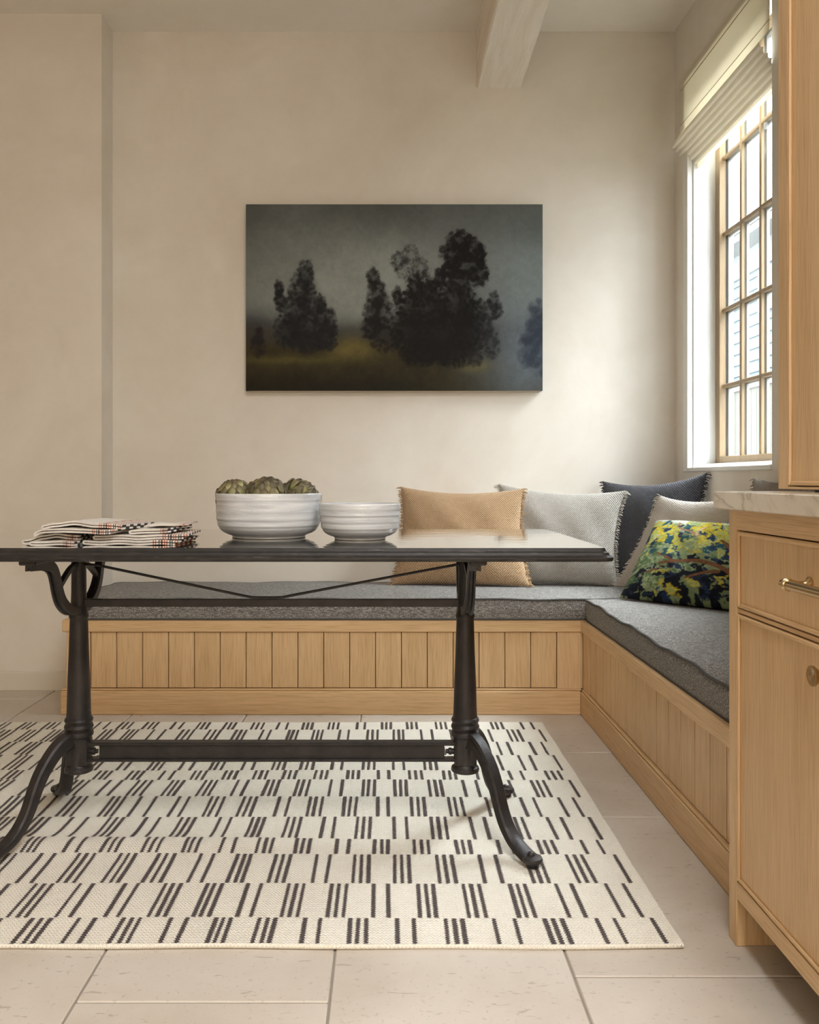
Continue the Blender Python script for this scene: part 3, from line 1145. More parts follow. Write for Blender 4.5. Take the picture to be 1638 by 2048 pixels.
# ------------------------------------------------------------------ table
ZTOP = .785
ZUN = .7555
TX0, TX1, TY0, TY1 = -1.107, .491, 1.954, 2.686
table = thing('dining_table', (-.308, 2.32, .0105), 'long table with polished black stone top on cast iron trestle legs', 'table')


def rrect(x0, x1, y0, y1, r, off, seg=6):
    pts = []
    for cx, cy, a0 in ((x1 - r, y1 - r, 0), (x0 + r, y1 - r, PI / 2), (x0 + r, y0 + r, PI), (x1 - r, y0 + r, 1.5 * PI)):
        for k in range(seg + 1):
            a = a0 + PI / 2 * k / seg
            pts.append((cx + (r + off) * math.cos(a), cy + (r + off) * math.sin(a)))
    return pts


prof = [(0, 0), (.0006, -.0012), (.0012, -.005), (.003, -.0078), (.0055, -.0095), (.0085, -.0102), (.0090, -.0115), (.0100, -.0145), (.0125, -.0172),
        (.0160, -.0190), (.0185, -.0205), (.0192, -.0235), (.0185, -.0275), (.0165, -.0295)]
V, F = [], []
base = rrect(TX0, TX1, TY0, TY1, .012, 0)
n = len(base)
for d_, z in prof:
    V += [(x, y, ZTOP + z) for x, y in rrect(TX0, TX1, TY0, TY1, .012, d_)]
for i in range(len(prof) - 1):
    for k in range(n):
        l = (k + 1) % n
        F.append((i * n + k, (i + 1) * n + k, (i + 1) * n + l, i * n + l))
F.append(tuple(range(n)))
F.append(tuple((len(prof) - 1) * n + k for k in reversed(range(n))))
tt = from_data('tabletop', V, F, M['top'], table, True, 32)
t_ = NT('honed_stone_edge')
_v = t_.coords('Object')
_n = t_.noise(_v, 30, 6, .65, .6)
_f = t_.noise(t_.coords('Object', (5, 5, 90)), 3, 5, .65, .5)
_c = t_.ramp(_n, [(.3, (.010, .009, .008)), (.7, (.028, .024, .022))])
_c = t_.mix(t_.ramp(_f, [(.58, 0), (.70, .4)]), _c, (.20, .18, .165))
t_.set(Base_Color=_c, Roughness=.5)
t_.b.inputs['Specular IOR Level'].default_value = .35
t_.bump(_n, .25, .003)
tt.data.materials.append(t_.m)
for p_ in tt.data.polygons:
    if p_.normal.z < .9:
        p_.material_index = 1
tt['label'] = 'polished black stone slab with moulded edge'

CY = 2.32
ZR = .0115
ZRUG = rug_h


def column(cx):
    pr = [(.0, .160), (.030, .160), (.0365, .163), (.0375, .168), (.036, .174), (.031, .178), (.029, .182), (.030, .20), (.031, .245), (.033, .254),
          (.0365, .257), (.0380, .263), (.0365, .269), (.0330, .272), (.0355, .275), (.0378, .281), (.0360, .287), (.0330, .290), (.0352, .294), (.0372, .299), (.0352, .304),
          (.0322, .307), (.0312, .320), (.0290, .40), (.0258, .48), (.0235, .555), (.0232, .568), (.0246, .571), (.0256, .575), (.0246, .580), (.0232, .583), (.021, .60),
          (.0195, .64), (.019, .70), (.0195, .742), (.030, .746), (.030, ZUN), (0, ZUN)]
    c = from_data('column', *lathe(pr, 40, (cx, CY, 0)), M['iron'], table, True, 35)
    # squarish hub casing between the rings and the bottom flange
    box('hub', (cx - .0285, cx + .0285, CY - .0285, CY + .0285, .178, .252), M['iron'], c, .006)
    # top plate running front to back
    box('top_plate', (cx - .020, cx + .020, CY - .335, CY + .335, .742, ZUN), M['iron'], c, .003)
    return c


def bracket(cx, sgn):
    path = [(.018, .592), (.060, .597), (.100, .612), (.132, .634), (.152, .662), (.166, .692), (.184, .716), (.214, .730), (.262, .737), (.325, .742)]
    pp = smooth_path([(cx, CY + sgn * a, z) for a, z in path], 5)
    hw = .0105
    prof_ = [(-hw, -.011), (hw, -.011), (hw, -.006), (.005, -.003), (.005, .003), (hw, .006), (hw, .011), (-hw, .011), (-hw, .006), (-.005, .003), (-.005, -.003), (-hw, -.006)]
    nn = len(pp)
    sc = [(1.0 + .35 * (i / nn), 1.25 - .55 * (i / nn)) for i in range(nn)]
    v, f = sweep(pp, prof_, scales=sc, up=(0, 0, 1) if False else (1, 0, 0))
    # sweep used X as up axis, so the profile's 'a' lies in the YZ plane; swap by remapping
    br = from_data('bracket_arm', v, f, M['iron'], table, True, 40)
    st_ = [(cx, CY + sgn * .013, .716), (cx, CY + sgn * .07, .704), (cx, CY + sgn * .142, .668)]
    v, f = sweep(smooth_path(st_, 4), [(-.006, -.006), (.006, -.006), (.006, .006), (-.006, .006)])
    from_data('strut', v, f, M['iron'], br, False)
    return br


def leg(cx, sx, sy):
    dirv = Vector((sx * .138, sy * .230, 0))
    tz = [(.05, .243), (.13, .250), (.22, .242), (.32, .222), (.43, .188), (.51, .150), (.575, .110), (.65, .077), (.76, .049), (.89, .033), (1.0, .026)]
    pp = smooth_path([(cx + dirv.x * t, CY + dirv.y * t, z + .0015) for t, z in tz], 5)
    n_ = len(pp)
    hw = .0178
    pr_ = [(-hw, -.012), (-hw * .55, -.016), (hw * .55, -.016), (hw, -.012), (hw * .8, -.004), (hw * .8, .006), (hw, .010), (hw * .72, .0145), (-hw * .72, .0145), (-hw, .010), (-hw * .8, .006), (-hw * .8, -.004)]
    sc = []
    for i in range(n_):
        t = i / (n_ - 1)
        hgt = 1.45 - .55 * min(1, t * 1.6)
        if t > .7:
            hgt -= (t - .7) * 1.1
        sc.append((1.0 - .10 * math.sin(PI * t) + .15 * max(0, t - .75) * 4, hgt))
    lg = from_data('leg', *sweep(pp, pr_, scales=sc), M['iron'], table, True, 40)
    fx, fy = cx + dirv.x * 1.02, CY + dirv.y * 1.02
    zb = rug_h(fx, fy) + .0012
    from_data('foot', *lathe([(0, zb + .010), (.020, zb + .010), (.0235, zb + .013), (.0245, zb + .018), (.0225, zb + .023), (.014, zb + .0255), (0, zb + .026)], 24, (fx, fy, 0)), M['iron'], lg, True, 40)
    from_data('foot_pad', *lathe([(0, zb), (.0145, zb), (.0155, zb + .002), (.015, zb + .011), (0, zb + .011)], 20, (fx, fy, 0)), M['pad'], lg, True, 40)
    from_data('rivet', *lathe([(.0085, zb + .024), (.009, zb + .028), (.007, zb + .032), (.003, zb + .034), (0, zb + .0342)], 16, (fx - dirv.x * .02, fy - dirv.y * .02, 0)), M['iron'], lg, True, 40)
    return lg


CL, CR = -.823, .207
for cx, sx in ((CL, -1), (CR, 1)):
    column(cx)
    for sy in (-1, 1):
        bracket(cx, sy)
        leg(cx, sx, sy)
# lower stretcher: I-beam with bolts at the ends
xa, xb = CL + .026, CR - .026
ls = box('lower_stretcher', (xa, xb, CY - .0155, CY + .0155, .2325, .241), M['iron'], table, .002)
box('flange', (xa, xb, CY - .0155, CY + .0155, .190, .197), M['iron'], ls, .002)
box('web', (xa + .030, xb - .030, CY - .006, CY + .006, .195, .234), M['iron'], ls, .001)
for x, sg in ((xa, 1), (xb, -1)):
    pr = [(.0, -.004), (.0075, -.004), (.0075, .010), (.0095, .011), (.0095, .017), (.006, .019), (.006, .025), (0, .026)]
    if sg < 0:
        pr = [(r, -h) for r, h in pr][::-1]
    from_data('bolt', *lathe(pr, 12, (x, CY, .2145), 'x'), M['iron'], ls, True, 35)
us = box('upper_stretcher', (CL + .016, CR - .016, CY - .009, CY + .009, .600, .6205), M['iron'], table, .0015)
rod = [(-.806, .714), (-.771, .711), (-.40, .6335), (-.36, .6255), (-.34, .6248), (-.30, .6248), (-.28, .6255), (-.24, .6335), (.176, .711), (.188, .714), (.194, .722), (.196, .735)]
v, f = sweep([(x, CY - .008, z) for x, z in rod], circ(.0036, 8))
from_data('tie_rod', v, f, M['iron'], table, True)

# ------------------------------------------------------------------ bowls and artichokes


def bowl(name, cx, cy, R, rf, h, label, ph):
    prof = []
    z0 = ZTOP + .0004
    L_ = lambda f: rf + (R * .90 - rf) * f
    pts = [(rf * .9, 0), (rf, .0003), (rf * 1.012, .0040), (L_(.10), .0062), (L_(.42), .0095), (L_(.72), .0135), (R * .90, .0200), (R * .945, .0290), (R * .970, .0410), (R * .982, .0580)]
    pts += [(R * .992, h - .026), (R, h - .008), (R, h - .002)]
    P = smooth_path([(r, 0, z) for r, z in pts], 6)
    out = []
    for p in P:
        rr = p.x
        if p.z > .022 and p.z < h - .012:
            rr += .00055 * math.sin(p.z * 2 * PI / .0165 + ph) + .0003 * math.sin(p.z * 2 * PI / .0083 + 2 * ph)
        out.append((rr, z0 + p.z))
    t = .0055
    inner = [(R - .0015, z0 + h), (R - t, z0 + h - .001), (R - t - .001, z0 + h - .012), (R * .93, z0 + .055), (R * .80, z0 + .030), (R * .5, z0 + .018), (0, z0 + .016)]
    prof = [(0, z0 + .003), (rf * .82, z0 + .003)] + out + inner
    o = from_data(name, *lathe(prof, 72, (cx, cy, 0)), M['ceramic'], None, True, 50, origin=(cx, cy, z0))
    # hand-thrown wobble
    for vtx in o.data.vertices:
        a = math.atan2(vtx.co.y, vtx.co.x)
        k = 1 + .006 * math.sin(2 * a + ph) * (vtx.co.z / h) + .004 * math.sin(3 * a + vtx.co.z * 70)
        vtx.co.x *= k
        vtx.co.y *= k
    return tag(o, label, 'bowl', 'stoneware bowls on the table')


bowl('stoneware_bowl', -.316, 2.32, .140, .096, .117, 'large white glazed stoneware bowl holding artichokes', .6)
bowl('stoneware_bowl', -.071, 2.245, .1045, .0655, .092, 'smaller empty white stoneware bowl', 2.2)


def leaf_mesh():
    V, F = [], []
    NU, NV = 6, 7
    for j in range(NV + 1):
        t = j / NV
        w = .019 * (math.sin(PI * min(1, (t * .80 + .20))) ** .7) * (1.0 if t < .9 else .8)
        for i in range(NU + 1):
            u = i / NU * 2 - 1
            x = w * u
            z = .044 * t
            y = -.0075 * (1 - u * u) - .010 * math.sin(PI * t * .62) + .017 * t * t * t + .0035 * t
            V.append((x, y, z))
    m = (NU + 1)
    for j in range(NV):
        for i in range(NU):
            a = j * m + i
            F.append((a, a + 1, a + m + 1, a + m))
    n0 = len(V)
    V += [(x * .96, y + .0024, z * .99) for x, y, z in V]
    F += [tuple(reversed([q + n0 for q in f])) for f in F[:]]
    for j in range(NV):
        a, b = j * m, (j + 1) * m
        F.append((a, b, b + n0, a + n0))
        a, b = j * m + NU, (j + 1) * m + NU
        F.append((b, a, a + n0, b + n0))
    for i in range(NU):
        a = NV * m + i
        F.append((a, a + 1, a + 1 + n0, a + n0))
    me = bpy.data.meshes.new('leaf')
    me.from_pydata(V, [], F)
    me.update()
    smooth(me)
    me.materials.append(M['leaf'])
    return me


LEAF = leaf_mesh()


def artichoke(c, r, tilt, spin, label, open_=0.0):
    at = thing('artichoke', c, label, 'artichoke', 'artichokes in the large bowl')
    rot = Matrix.Rotation(tilt[1], 4, 'Y') @ Matrix.Rotation(tilt[0], 4, 'X') @ Matrix.Rotation(spin, 4, 'Z')
    V, F = lathe([(0, -r * .85), (r * .5, -r * .75), (r * .80, -r * .3), (r * .84, r * .1), (r * .7, r * .55), (r * .35, r * .85), (0, r * .92)], 20)
    V = [Vector(c) + rot @ Vector(p) for p in V]
    from_data('heart', V, F, M['leaf'], at, True)
    rows = [(-.62, 9, .72), (-.30, 10, .86), (0.02, 10, .95), (.30, 9, .95), (.56, 8, .84), (.78, 6, .66), (.93, 4, .45)]
    for ri, (lat, cnt, size) in enumerate(rows):
        for k in range(cnt):
            az = 2 * PI * (k + .5 * (ri % 2)) / cnt + random.uniform(-.06, .06)
            th = lat * 1.25
            R_ = r * (.80 + .05 * math.cos(th))
            rad = max(R_ * math.cos(th), .003)
            z = R_ * math.sin(th)
            lean = th * .95 - .36 - open_ * (1 - abs(lat)) + random.uniform(-.05, .05)
            sc = size * r / .044 * random.uniform(.92, 1.06)
            m = Matrix.Rotation(az, 4, 'Z') @ Matrix.Translation((0, -rad, z - .018 * sc * math.cos(th))) @ Matrix.Rotation(-lean, 4, 'X') @ Matrix.Scale(sc, 4)
            o = bpy.data.objects.new('leaf', LEAF)
            COL.objects.link(o)
            o.parent = at
            o.matrix_local = rot @ m
    return at


artichoke((-.4025, 2.298, .896), .041, (.30, -.10), .3, 'green artichoke at the left of the large bowl')
artichoke((-.316, 2.272, .899), .044, (.55, .05), 1.1, 'browned artichoke in the middle of the large bowl, top towards the camera')
artichoke((-.232, 2.325, .892), .041, (.25, .75), 2.0, 'pale loose-leaved artichoke tipped towards the small bowl', .25)


# ------------------------------------------------------------------ folded napkins
def m_napkin():
    t = NT('striped_napkin')
    uv = t.n('ShaderNodeUVMap').outputs[0]
    sep = t.n('ShaderNodeSeparateXYZ', {0: uv})
    u = sep.outputs[0]
    base = t.ramp(t.noise(uv, 60, 2), [(.3, (.56, .52, .47)), (.7, (.68, .64, .59))])
    # checkered hem bands near the loose ends
    ck = t.n('ShaderNodeTexChecker', {'Vector': t.n('ShaderNodeMapping', {0: uv, 3: (90, 9, 1)}).outputs[0], 'Scale': 1.0})
    rust = t.mix(ck.outputs[1], (.42, .105, .035), (.72, .69, .64))
    blk = t.mix(ck.outputs[1], (.72, .69, .64), (.030, .030, .034))
    b1 = t.ramp(u, [(0, 0), (.70, 1), (.755, 0), (.80, 1), (.86, 0), (.93, 1), (.97, 0)], 'CONSTANT')
    b2 = t.ramp(u, [(0, 0), (.755, 1), (.80, 0), (.87, 1), (.92, 0), (.97, 1)], 'CONSTANT')
    col = t.mix(b1, base, rust)
    col = t.mix(b2, col, blk)
    t.set(Base_Color=col, Roughness=.95)
    return t.m


M['napkin'] = m_napkin()


def napkin(x0, x1, y0, y1, zf, layers, label, skew=0.0, th=.0042, gap=.0060, tail=.02, seed=0, flare=.0):
    """serpentine folded cloth: layers run in X, folds at both ends; zf(x)->base height above the table"""
    r = random.Random(seed)
    path = []
    for l in range(layers):
        xs = np.linspace(x0 + gap * .5 + r.uniform(0, .005), x1 - r.uniform(0, .016), 26)
        if l % 2 == 0:
            xs = xs[::-1]
        if path:
            xs[0] = path[-1][0]
            e, sgn = xs[0], (-1 if l % 2 else 1)
            for a in np.linspace(0, PI, 8)[1:-1]:
                path.append((e + sgn * gap * .62 * math.sin(a), (l - 1) * gap + gap * (1 - math.cos(a)) / 2))
        for x in xs:
            path.append((x, l * gap))
    n = len(path)
    NY = 9
    P = []
    for j in range(NY):
        v = j / (NY - 1)
        y = y0 + (y1 - y0) * v
        row = []
        for x, h in path:
            xx = x + skew * (v - .5)
            fl = 1 + flare * max(0, (x - x0) / (x1 - x0) - .6)
            z = ZTOP + .0024 + zf(x, v) + h * fl + .0009 * (math.sin(x * 70 + 3 * v + seed) + 1)
            row.append(Vector((xx, y + .004 * math.sin(x * 60 + seed) , z)))
        P.append(row)
    V, F = [], []
    for s in (1, -1):
        for j in range(NY):
            for i in range(n):
                a, b = P[j][max(i - 1, 0)], P[j][min(i + 1, n - 1)]
                t = (b - a).normalized()
                nr = Vector((-t.z, 0, t.x))
                V.append(P[j][i] + nr * (s * th / 2))
    m = NY * n
    for j in range(NY - 1):
        for i in range(n - 1):
            a = j * n + i
            F.append((a, a + 1, a + n + 1, a + n))
            F.append((m + a + n, m + a + n + 1, m + a + 1, m + a))
    for i in range(n - 1):
        F.append((i, m + i, m + i + 1, i + 1))
        a = (NY - 1) * n + i
        F.append((a, a + 1, m + a + 1, m + a))
    for j in range(NY - 1):
        a = j * n
        F.append((a, a + n, m + a + n, m + a))
        a = j * n + n - 1
        F.append((a, m + a, m + a + n, a + n))
    o = from_data('napkin', V, F, M['napkin'], None, True, 45)
    uvl = o.data.uv_layers.new(name='uv')
    U = {}
    for s in range(2):
        for j in range(NY):
            for i in range(n):
                U[s * m + j * n + i] = ((path[i][0] - x0) / (x1 - x0), j / (NY - 1))
    for lp in o.data.loops:
        uvl.data[lp.index].uv = U[lp.vertex_index]
    return tag(o, label, 'napkin', 'folded napkins on the table')


def gs(x, c, w):
    return math.exp(-((x - c) / w) ** 2)


def ss(a, b, x):
    t = min(1, max(0, (x - a) / (b - a)))
    return t * t * (3 - 2 * t)


U_ = .0118
napkin(-.705, -.476, 2.028, 2.200, lambda x, v: 0.0, 2, 'lowest folded napkin at the striped end of the pile', .01, seed=1, flare=.3)
napkin(-.698, -.468, 2.040, 2.215, lambda x, v: U_ + .002 * ss(-.56, -.48, x), 2, 'folded napkin second from the table at the striped end', -.012, seed=2, flare=.3)
napkin(-.600, -.500, 2.060, 2.225, lambda x, v: 2 * U_ + .004 * ss(-.56, -.50, x), 2, 'upper folded napkin at the striped end of the pile', .02, seed=3, flare=.3)
napkin(-.822, -.716, 2.006, 2.160, lambda x, v: 0.0, 2, 'lower folded napkin slumped under the middle of the pile', .004, seed=4)
napkin(-.862, -.712, 2.040, 2.210, lambda x, v: U_ * ss(-.852, -.812, x) + .003 * gs(x, -.785, .02), 2, 'folded napkin at the far left of the pile with looped fold', -.01, seed=5, gap=.0068)
napkin(-.812, -.618, 2.014, 2.175, lambda x, v: 2 * U_ + .003 - .008 * ss(-.79, -.815, x) + .004 * gs(x, -.74, .03), 2, 'folded napkin draped over the hump of the pile', .02, seed=6, flare=.2)
napkin(-.790, -.602, 2.026, 2.190, lambda x, v: 3 * U_ + .0060 - .006 * ss(-.76, -.79, x) + .004 * gs(x, -.72, .03) - .006 * ss(-.66, -.60, x), 2, 'topmost folded napkin with rust and black striped hem', .03, seed=7, flare=.2)
napkin(-.588, -.470, 2.11, 2.23, lambda x, v: 3 * U_ + .004 + .003 * ss(-.55, -.47, x), 1, 'small loose striped napkin end at the back of the pile', .0, seed=8)

# ------------------------------------------------------------------ painting


def colour_grid(name, us, vs_, fpos, colors, mat, parent, attr):
    """grid mesh with per-vertex paint colours"""
    h, w = colors.shape[:2]
    V = [fpos(us[i], vs_[j]) for j in range(h) for i in range(w)]
    F = [(j * w + i, j * w + i + 1, (j + 1) * w + i + 1, (j + 1) * w + i) for j in range(h - 1) for i in range(w - 1)]
    o = from_data(name, V, F, mat, parent, True)
    a = o.data.color_attributes.new(attr, 'FLOAT_COLOR', 'POINT')
    c = np.ones((h * w, 4), dtype=np.float32)
    c[:, :3] = colors.reshape(-1, 3)
    a.data.foreach_set('color', c.ravel())
    return o


def srgb(c):
    c = np.array(c, dtype=float) / 255
    return np.where(c <= .04045, c / 12.92, ((c + .055) / 1.055) ** 2.4)


PW, PH = 520, 327
uu, vv = np.meshgrid(np.linspace(0, 1, PW), np.linspace(0, 1, PH))
n1 = fbm(PH, PW, 4, 6, .55, 1)
n2 = fbm(PH, PW, 22, 4, .6, 2)
n3 = fbm(PH, PW, 70, 3, .7, 3)
ASP = PW / PH
paint_rng = np.random.default_rng(4)


def over(img, col, a):
    return img * (1 - a[..., None]) + np.asarray(col)[None, None] * a[..., None]


def blob(cx, cy, rx, ry):
    return np.exp(-(((uu - cx) / rx) ** 2 + ((vv - cy) / ry) ** 2))


def stamp(img, cx, cy, r, col, alpha):
    """one soft dab of paint"""
    i0, i1 = int((cx - 2.2 * r) * PW), int((cx + 2.2 * r) * PW) + 2
    ry = r * ASP
    j0, j1 = int((cy - 2.2 * ry) * PH), int((cy + 2.2 * ry) * PH) + 2
    i0, j0, i1, j1 = max(i0, 0), max(j0, 0), min(i1, PW), min(j1, PH)
    if i1 <= i0 or j1 <= j0:
        return
    q = ((uu[j0:j1, i0:i1] - cx) / r) ** 2 + ((vv[j0:j1, i0:i1] - cy) / ry) ** 2
    m = (alpha * sstep(1.5, .35, q + .9 * (n3[j0:j1, i0:i1] - .5)))[..., None]
    img[j0:j1, i0:i1] = img[j0:j1, i0:i1] * (1 - m) + np.asarray(col)[None, None] * m


def foliage(img, blobs, col, n=90, r=(.006, .013), alpha=.6, core=.8, soft=.9, var=.25):
    """soft dark core under many small leaf dabs that break up its outline"""
    col = np.asarray(col)
    for cx, cy, rx, ry in blobs:
        q = ((uu - cx) / rx) ** 2 + ((vv - cy) / ry) ** 2
        img[:] = over(img, col, core * np.exp(-(q * 1.35) ** 1.6) * (.7 + .5 * n2))
        for _ in range(int(n * (rx * ry / .0075) ** .5) + 12):
            a_ = paint_rng.uniform(0, 2 * PI)
            d_ = paint_rng.uniform(.25, 1.12) ** .7
            stamp(img, cx + rx * d_ * math.cos(a_) * soft, cy + ry * d_ * math.sin(a_) * soft, paint_rng.uniform(*r),
                  col * paint_rng.uniform(1 - var, 1 + var), alpha * paint_rng.uniform(.5, 1))


sky = srgb((103, 107, 104))[None, None] * np.ones((PH, PW, 1))
sky = sky * (1 + 1.15 * blob(.40, .52, .36, .26)[..., None]) + .8 * blob(.93, .62, .13, .26)[..., None] * srgb((66, 80, 86))
sky *= (.74 + .55 * n1[..., None]) * (1 - .30 * sstep(.72, 1.0, vv)[..., None])
sky *= (.92 + .16 * n2[..., None])
img = sky.copy()
img = over(img, srgb((46, 48, 54)), sstep(.50, .34, vv) * sstep(.20, .02, uu) * .85)
img = over(img, srgb((58, 54, 46)), sstep(.42, .30, vv + .05 * (n1 - .5)) * .8)
ground = srgb((58, 52, 32))[None, None] * (.5 + .95 * n2[..., None])
gm = sstep(.31, .22, vv + .04 * (n1 - .5))[..., None]
img = img * (1 - gm) + ground * gm
img = over(img, srgb((112, 102, 58)), np.clip(blob(.37, .225, .095, .055) * (.6 + .8 * n2), 0, 1) * .9)
img = over(img, srgb((88, 80, 44)), np.clip(blob(.15, .165, .16, .022) * (.5 + n2), 0, 1) * .8)
img = over(img, srgb((30, 27, 19)), sstep(.18, .02, vv) * .8 * sstep(.98, .45, uu))
img = over(img, srgb((98, 106, 112)), np.clip(blob(.93, .22, .14, .26) * (.6 + .8 * n1), 0, 1) * .95)
img = over(img, srgb((108, 102, 66)), np.clip(blob(.77, .135, .05, .035) * (.4 + n2), 0, 1) * .75)
fog = srgb((48, 55, 66))
foliage(img, [(.985, .36, .035, .13), (1.0, .24, .06, .18), (.955, .22, .035, .10)], fog, 60, (.008, .016), .35, .6)
lt = srgb((29, 29, 32))
foliage(img, [(.20, .62, .030, .085), (.185, .54, .045, .10), (.215, .47, .040, .11), (.165, .42, .050, .12), (.20, .34, .065, .12), (.14, .32, .050, .10),
              (.112, .55, .014, .05), (.115, .48, .020, .06), (.255, .46, .018, .05), (.255, .39, .030, .08), (.285, .36, .022, .08), (.27, .29, .045, .08), (.21, .26, .08, .06)],
        lt, 170, (.0028, .0085), .5, .75)
foliage(img, [(.045, .30, .012, .05), (.04, .24, .026, .06)], srgb((33, 30, 29)), 60, (.005, .010), .45, .6)
mid = srgb((46, 46, 45))
foliage(img, [(.555, .73, .030, .055), (.515, .70, .028, .05), (.535, .64, .035, .06), (.59, .66, .028, .06), (.60, .59, .03, .05)], mid, 130, (.0028, .0075), .38, .30)
dk2 = srgb((27, 25, 25))
foliage(img, [(.43, .60, .022, .07), (.44, .52, .034, .08), (.425, .42, .034, .08), (.46, .42, .04, .10), (.42, .34, .035, .07), (.47, .30, .06, .10), (.51, .51, .018, .05)], dk2, 170, (.0028, .0085), .5, .75)
dark = srgb((19, 17, 17))
foliage(img, [(.72, .80, .048, .065), (.70, .74, .050, .06), (.755, .76, .040, .07), (.79, .73, .020, .06), (.74, .67, .060, .07), (.79, .63, .032, .07), (.69, .65, .035, .05), (.655, .60, .024, .06),
              (.72, .58, .055, .07), (.57, .55, .030, .08), (.61, .53, .035, .08), (.55, .44, .05, .10), (.63, .43, .07, .14), (.70, .46, .07, .12), (.76, .42, .05, .11),
              (.55, .32, .07, .12), (.65, .30, .10, .14), (.75, .31, .06, .12), (.60, .20, .09, .07), (.70, .20, .07, .08)], dark, 180, (.0028, .0090), .62, .85)
foliage(img, [(.835, .48, .020, .055), (.82, .42, .030, .07), (.85, .43, .016, .05), (.80, .34, .035, .08), (.825, .25, .03, .09), (.77, .18, .03, .06)], srgb((32, 32, 35)), 130, (.0028, .0080), .45, .55)
img = over(img, srgb((25, 22, 21)), np.clip(blob(.63, .33, .15, .17), 0, 1) * .65)
for (x0, y0, x1, y1) in ((.585, .50, .545, .74), (.59, .48, .57, .75), (.60, .48, .595, .71), (.605, .5, .625, .66), (.58, .5, .525, .68), (.72, .50, .80, .57), (.73, .48, .76, .64),
                         (.70, .5, .69, .66), (.71, .5, .73, .68), (.575, .52, .56, .70), (.61, .5, .61, .68)):
    t = np.clip(((uu - x0) * (x1 - x0) + (vv - y0) * (y1 - y0)) / ((x1 - x0) ** 2 + (y1 - y0) ** 2), 0, 1)
    dd = np.sqrt((uu - x0 - t * (x1 - x0)) ** 2 + ((vv - y0 - t * (y1 - y0)) / ASP) ** 2)
    img = over(img, srgb((36, 34, 34)), np.exp(-(dd / (.0017 * (1.2 - t))) ** 2) * .7)
img *= (.88 + .26 * n3[..., None])
img = np.clip(img, 0, 1)
PX0, PX1, PZ0, PZ1 = -.649, .711, 1.344, 2.199
PY = YB - .042
pt = thing('painting', ((PX0 + PX1) / 2, YB - .02, PZ0), 'dark misty landscape painting of trees, unframed canvas on the back wall', 'painting')
M['paint'] = m_attr('oil_paint', 'paint', .5, 90, .25, .12)
eps = .0012
colour_grid('picture', np.linspace(0, 1, PW), np.linspace(0, 1, PH),
            lambda u, v: (PX0 + (PX1 - PX0) * u, PY - .0006, PZ0 + (PZ1 - PZ0) * v), img, M['paint'], pt, 'paint')
box('canvas_side', (PX0, PX1, PY, YB - .001, PZ0 + .001, PZ1), M['side'], pt, .001)
box('canvas_turnover', (PX0 + .01, PX1 - .01, PY + .002, YB - .002, PZ0 - .003, PZ0 + .001), M['foot'], pt, .0005)


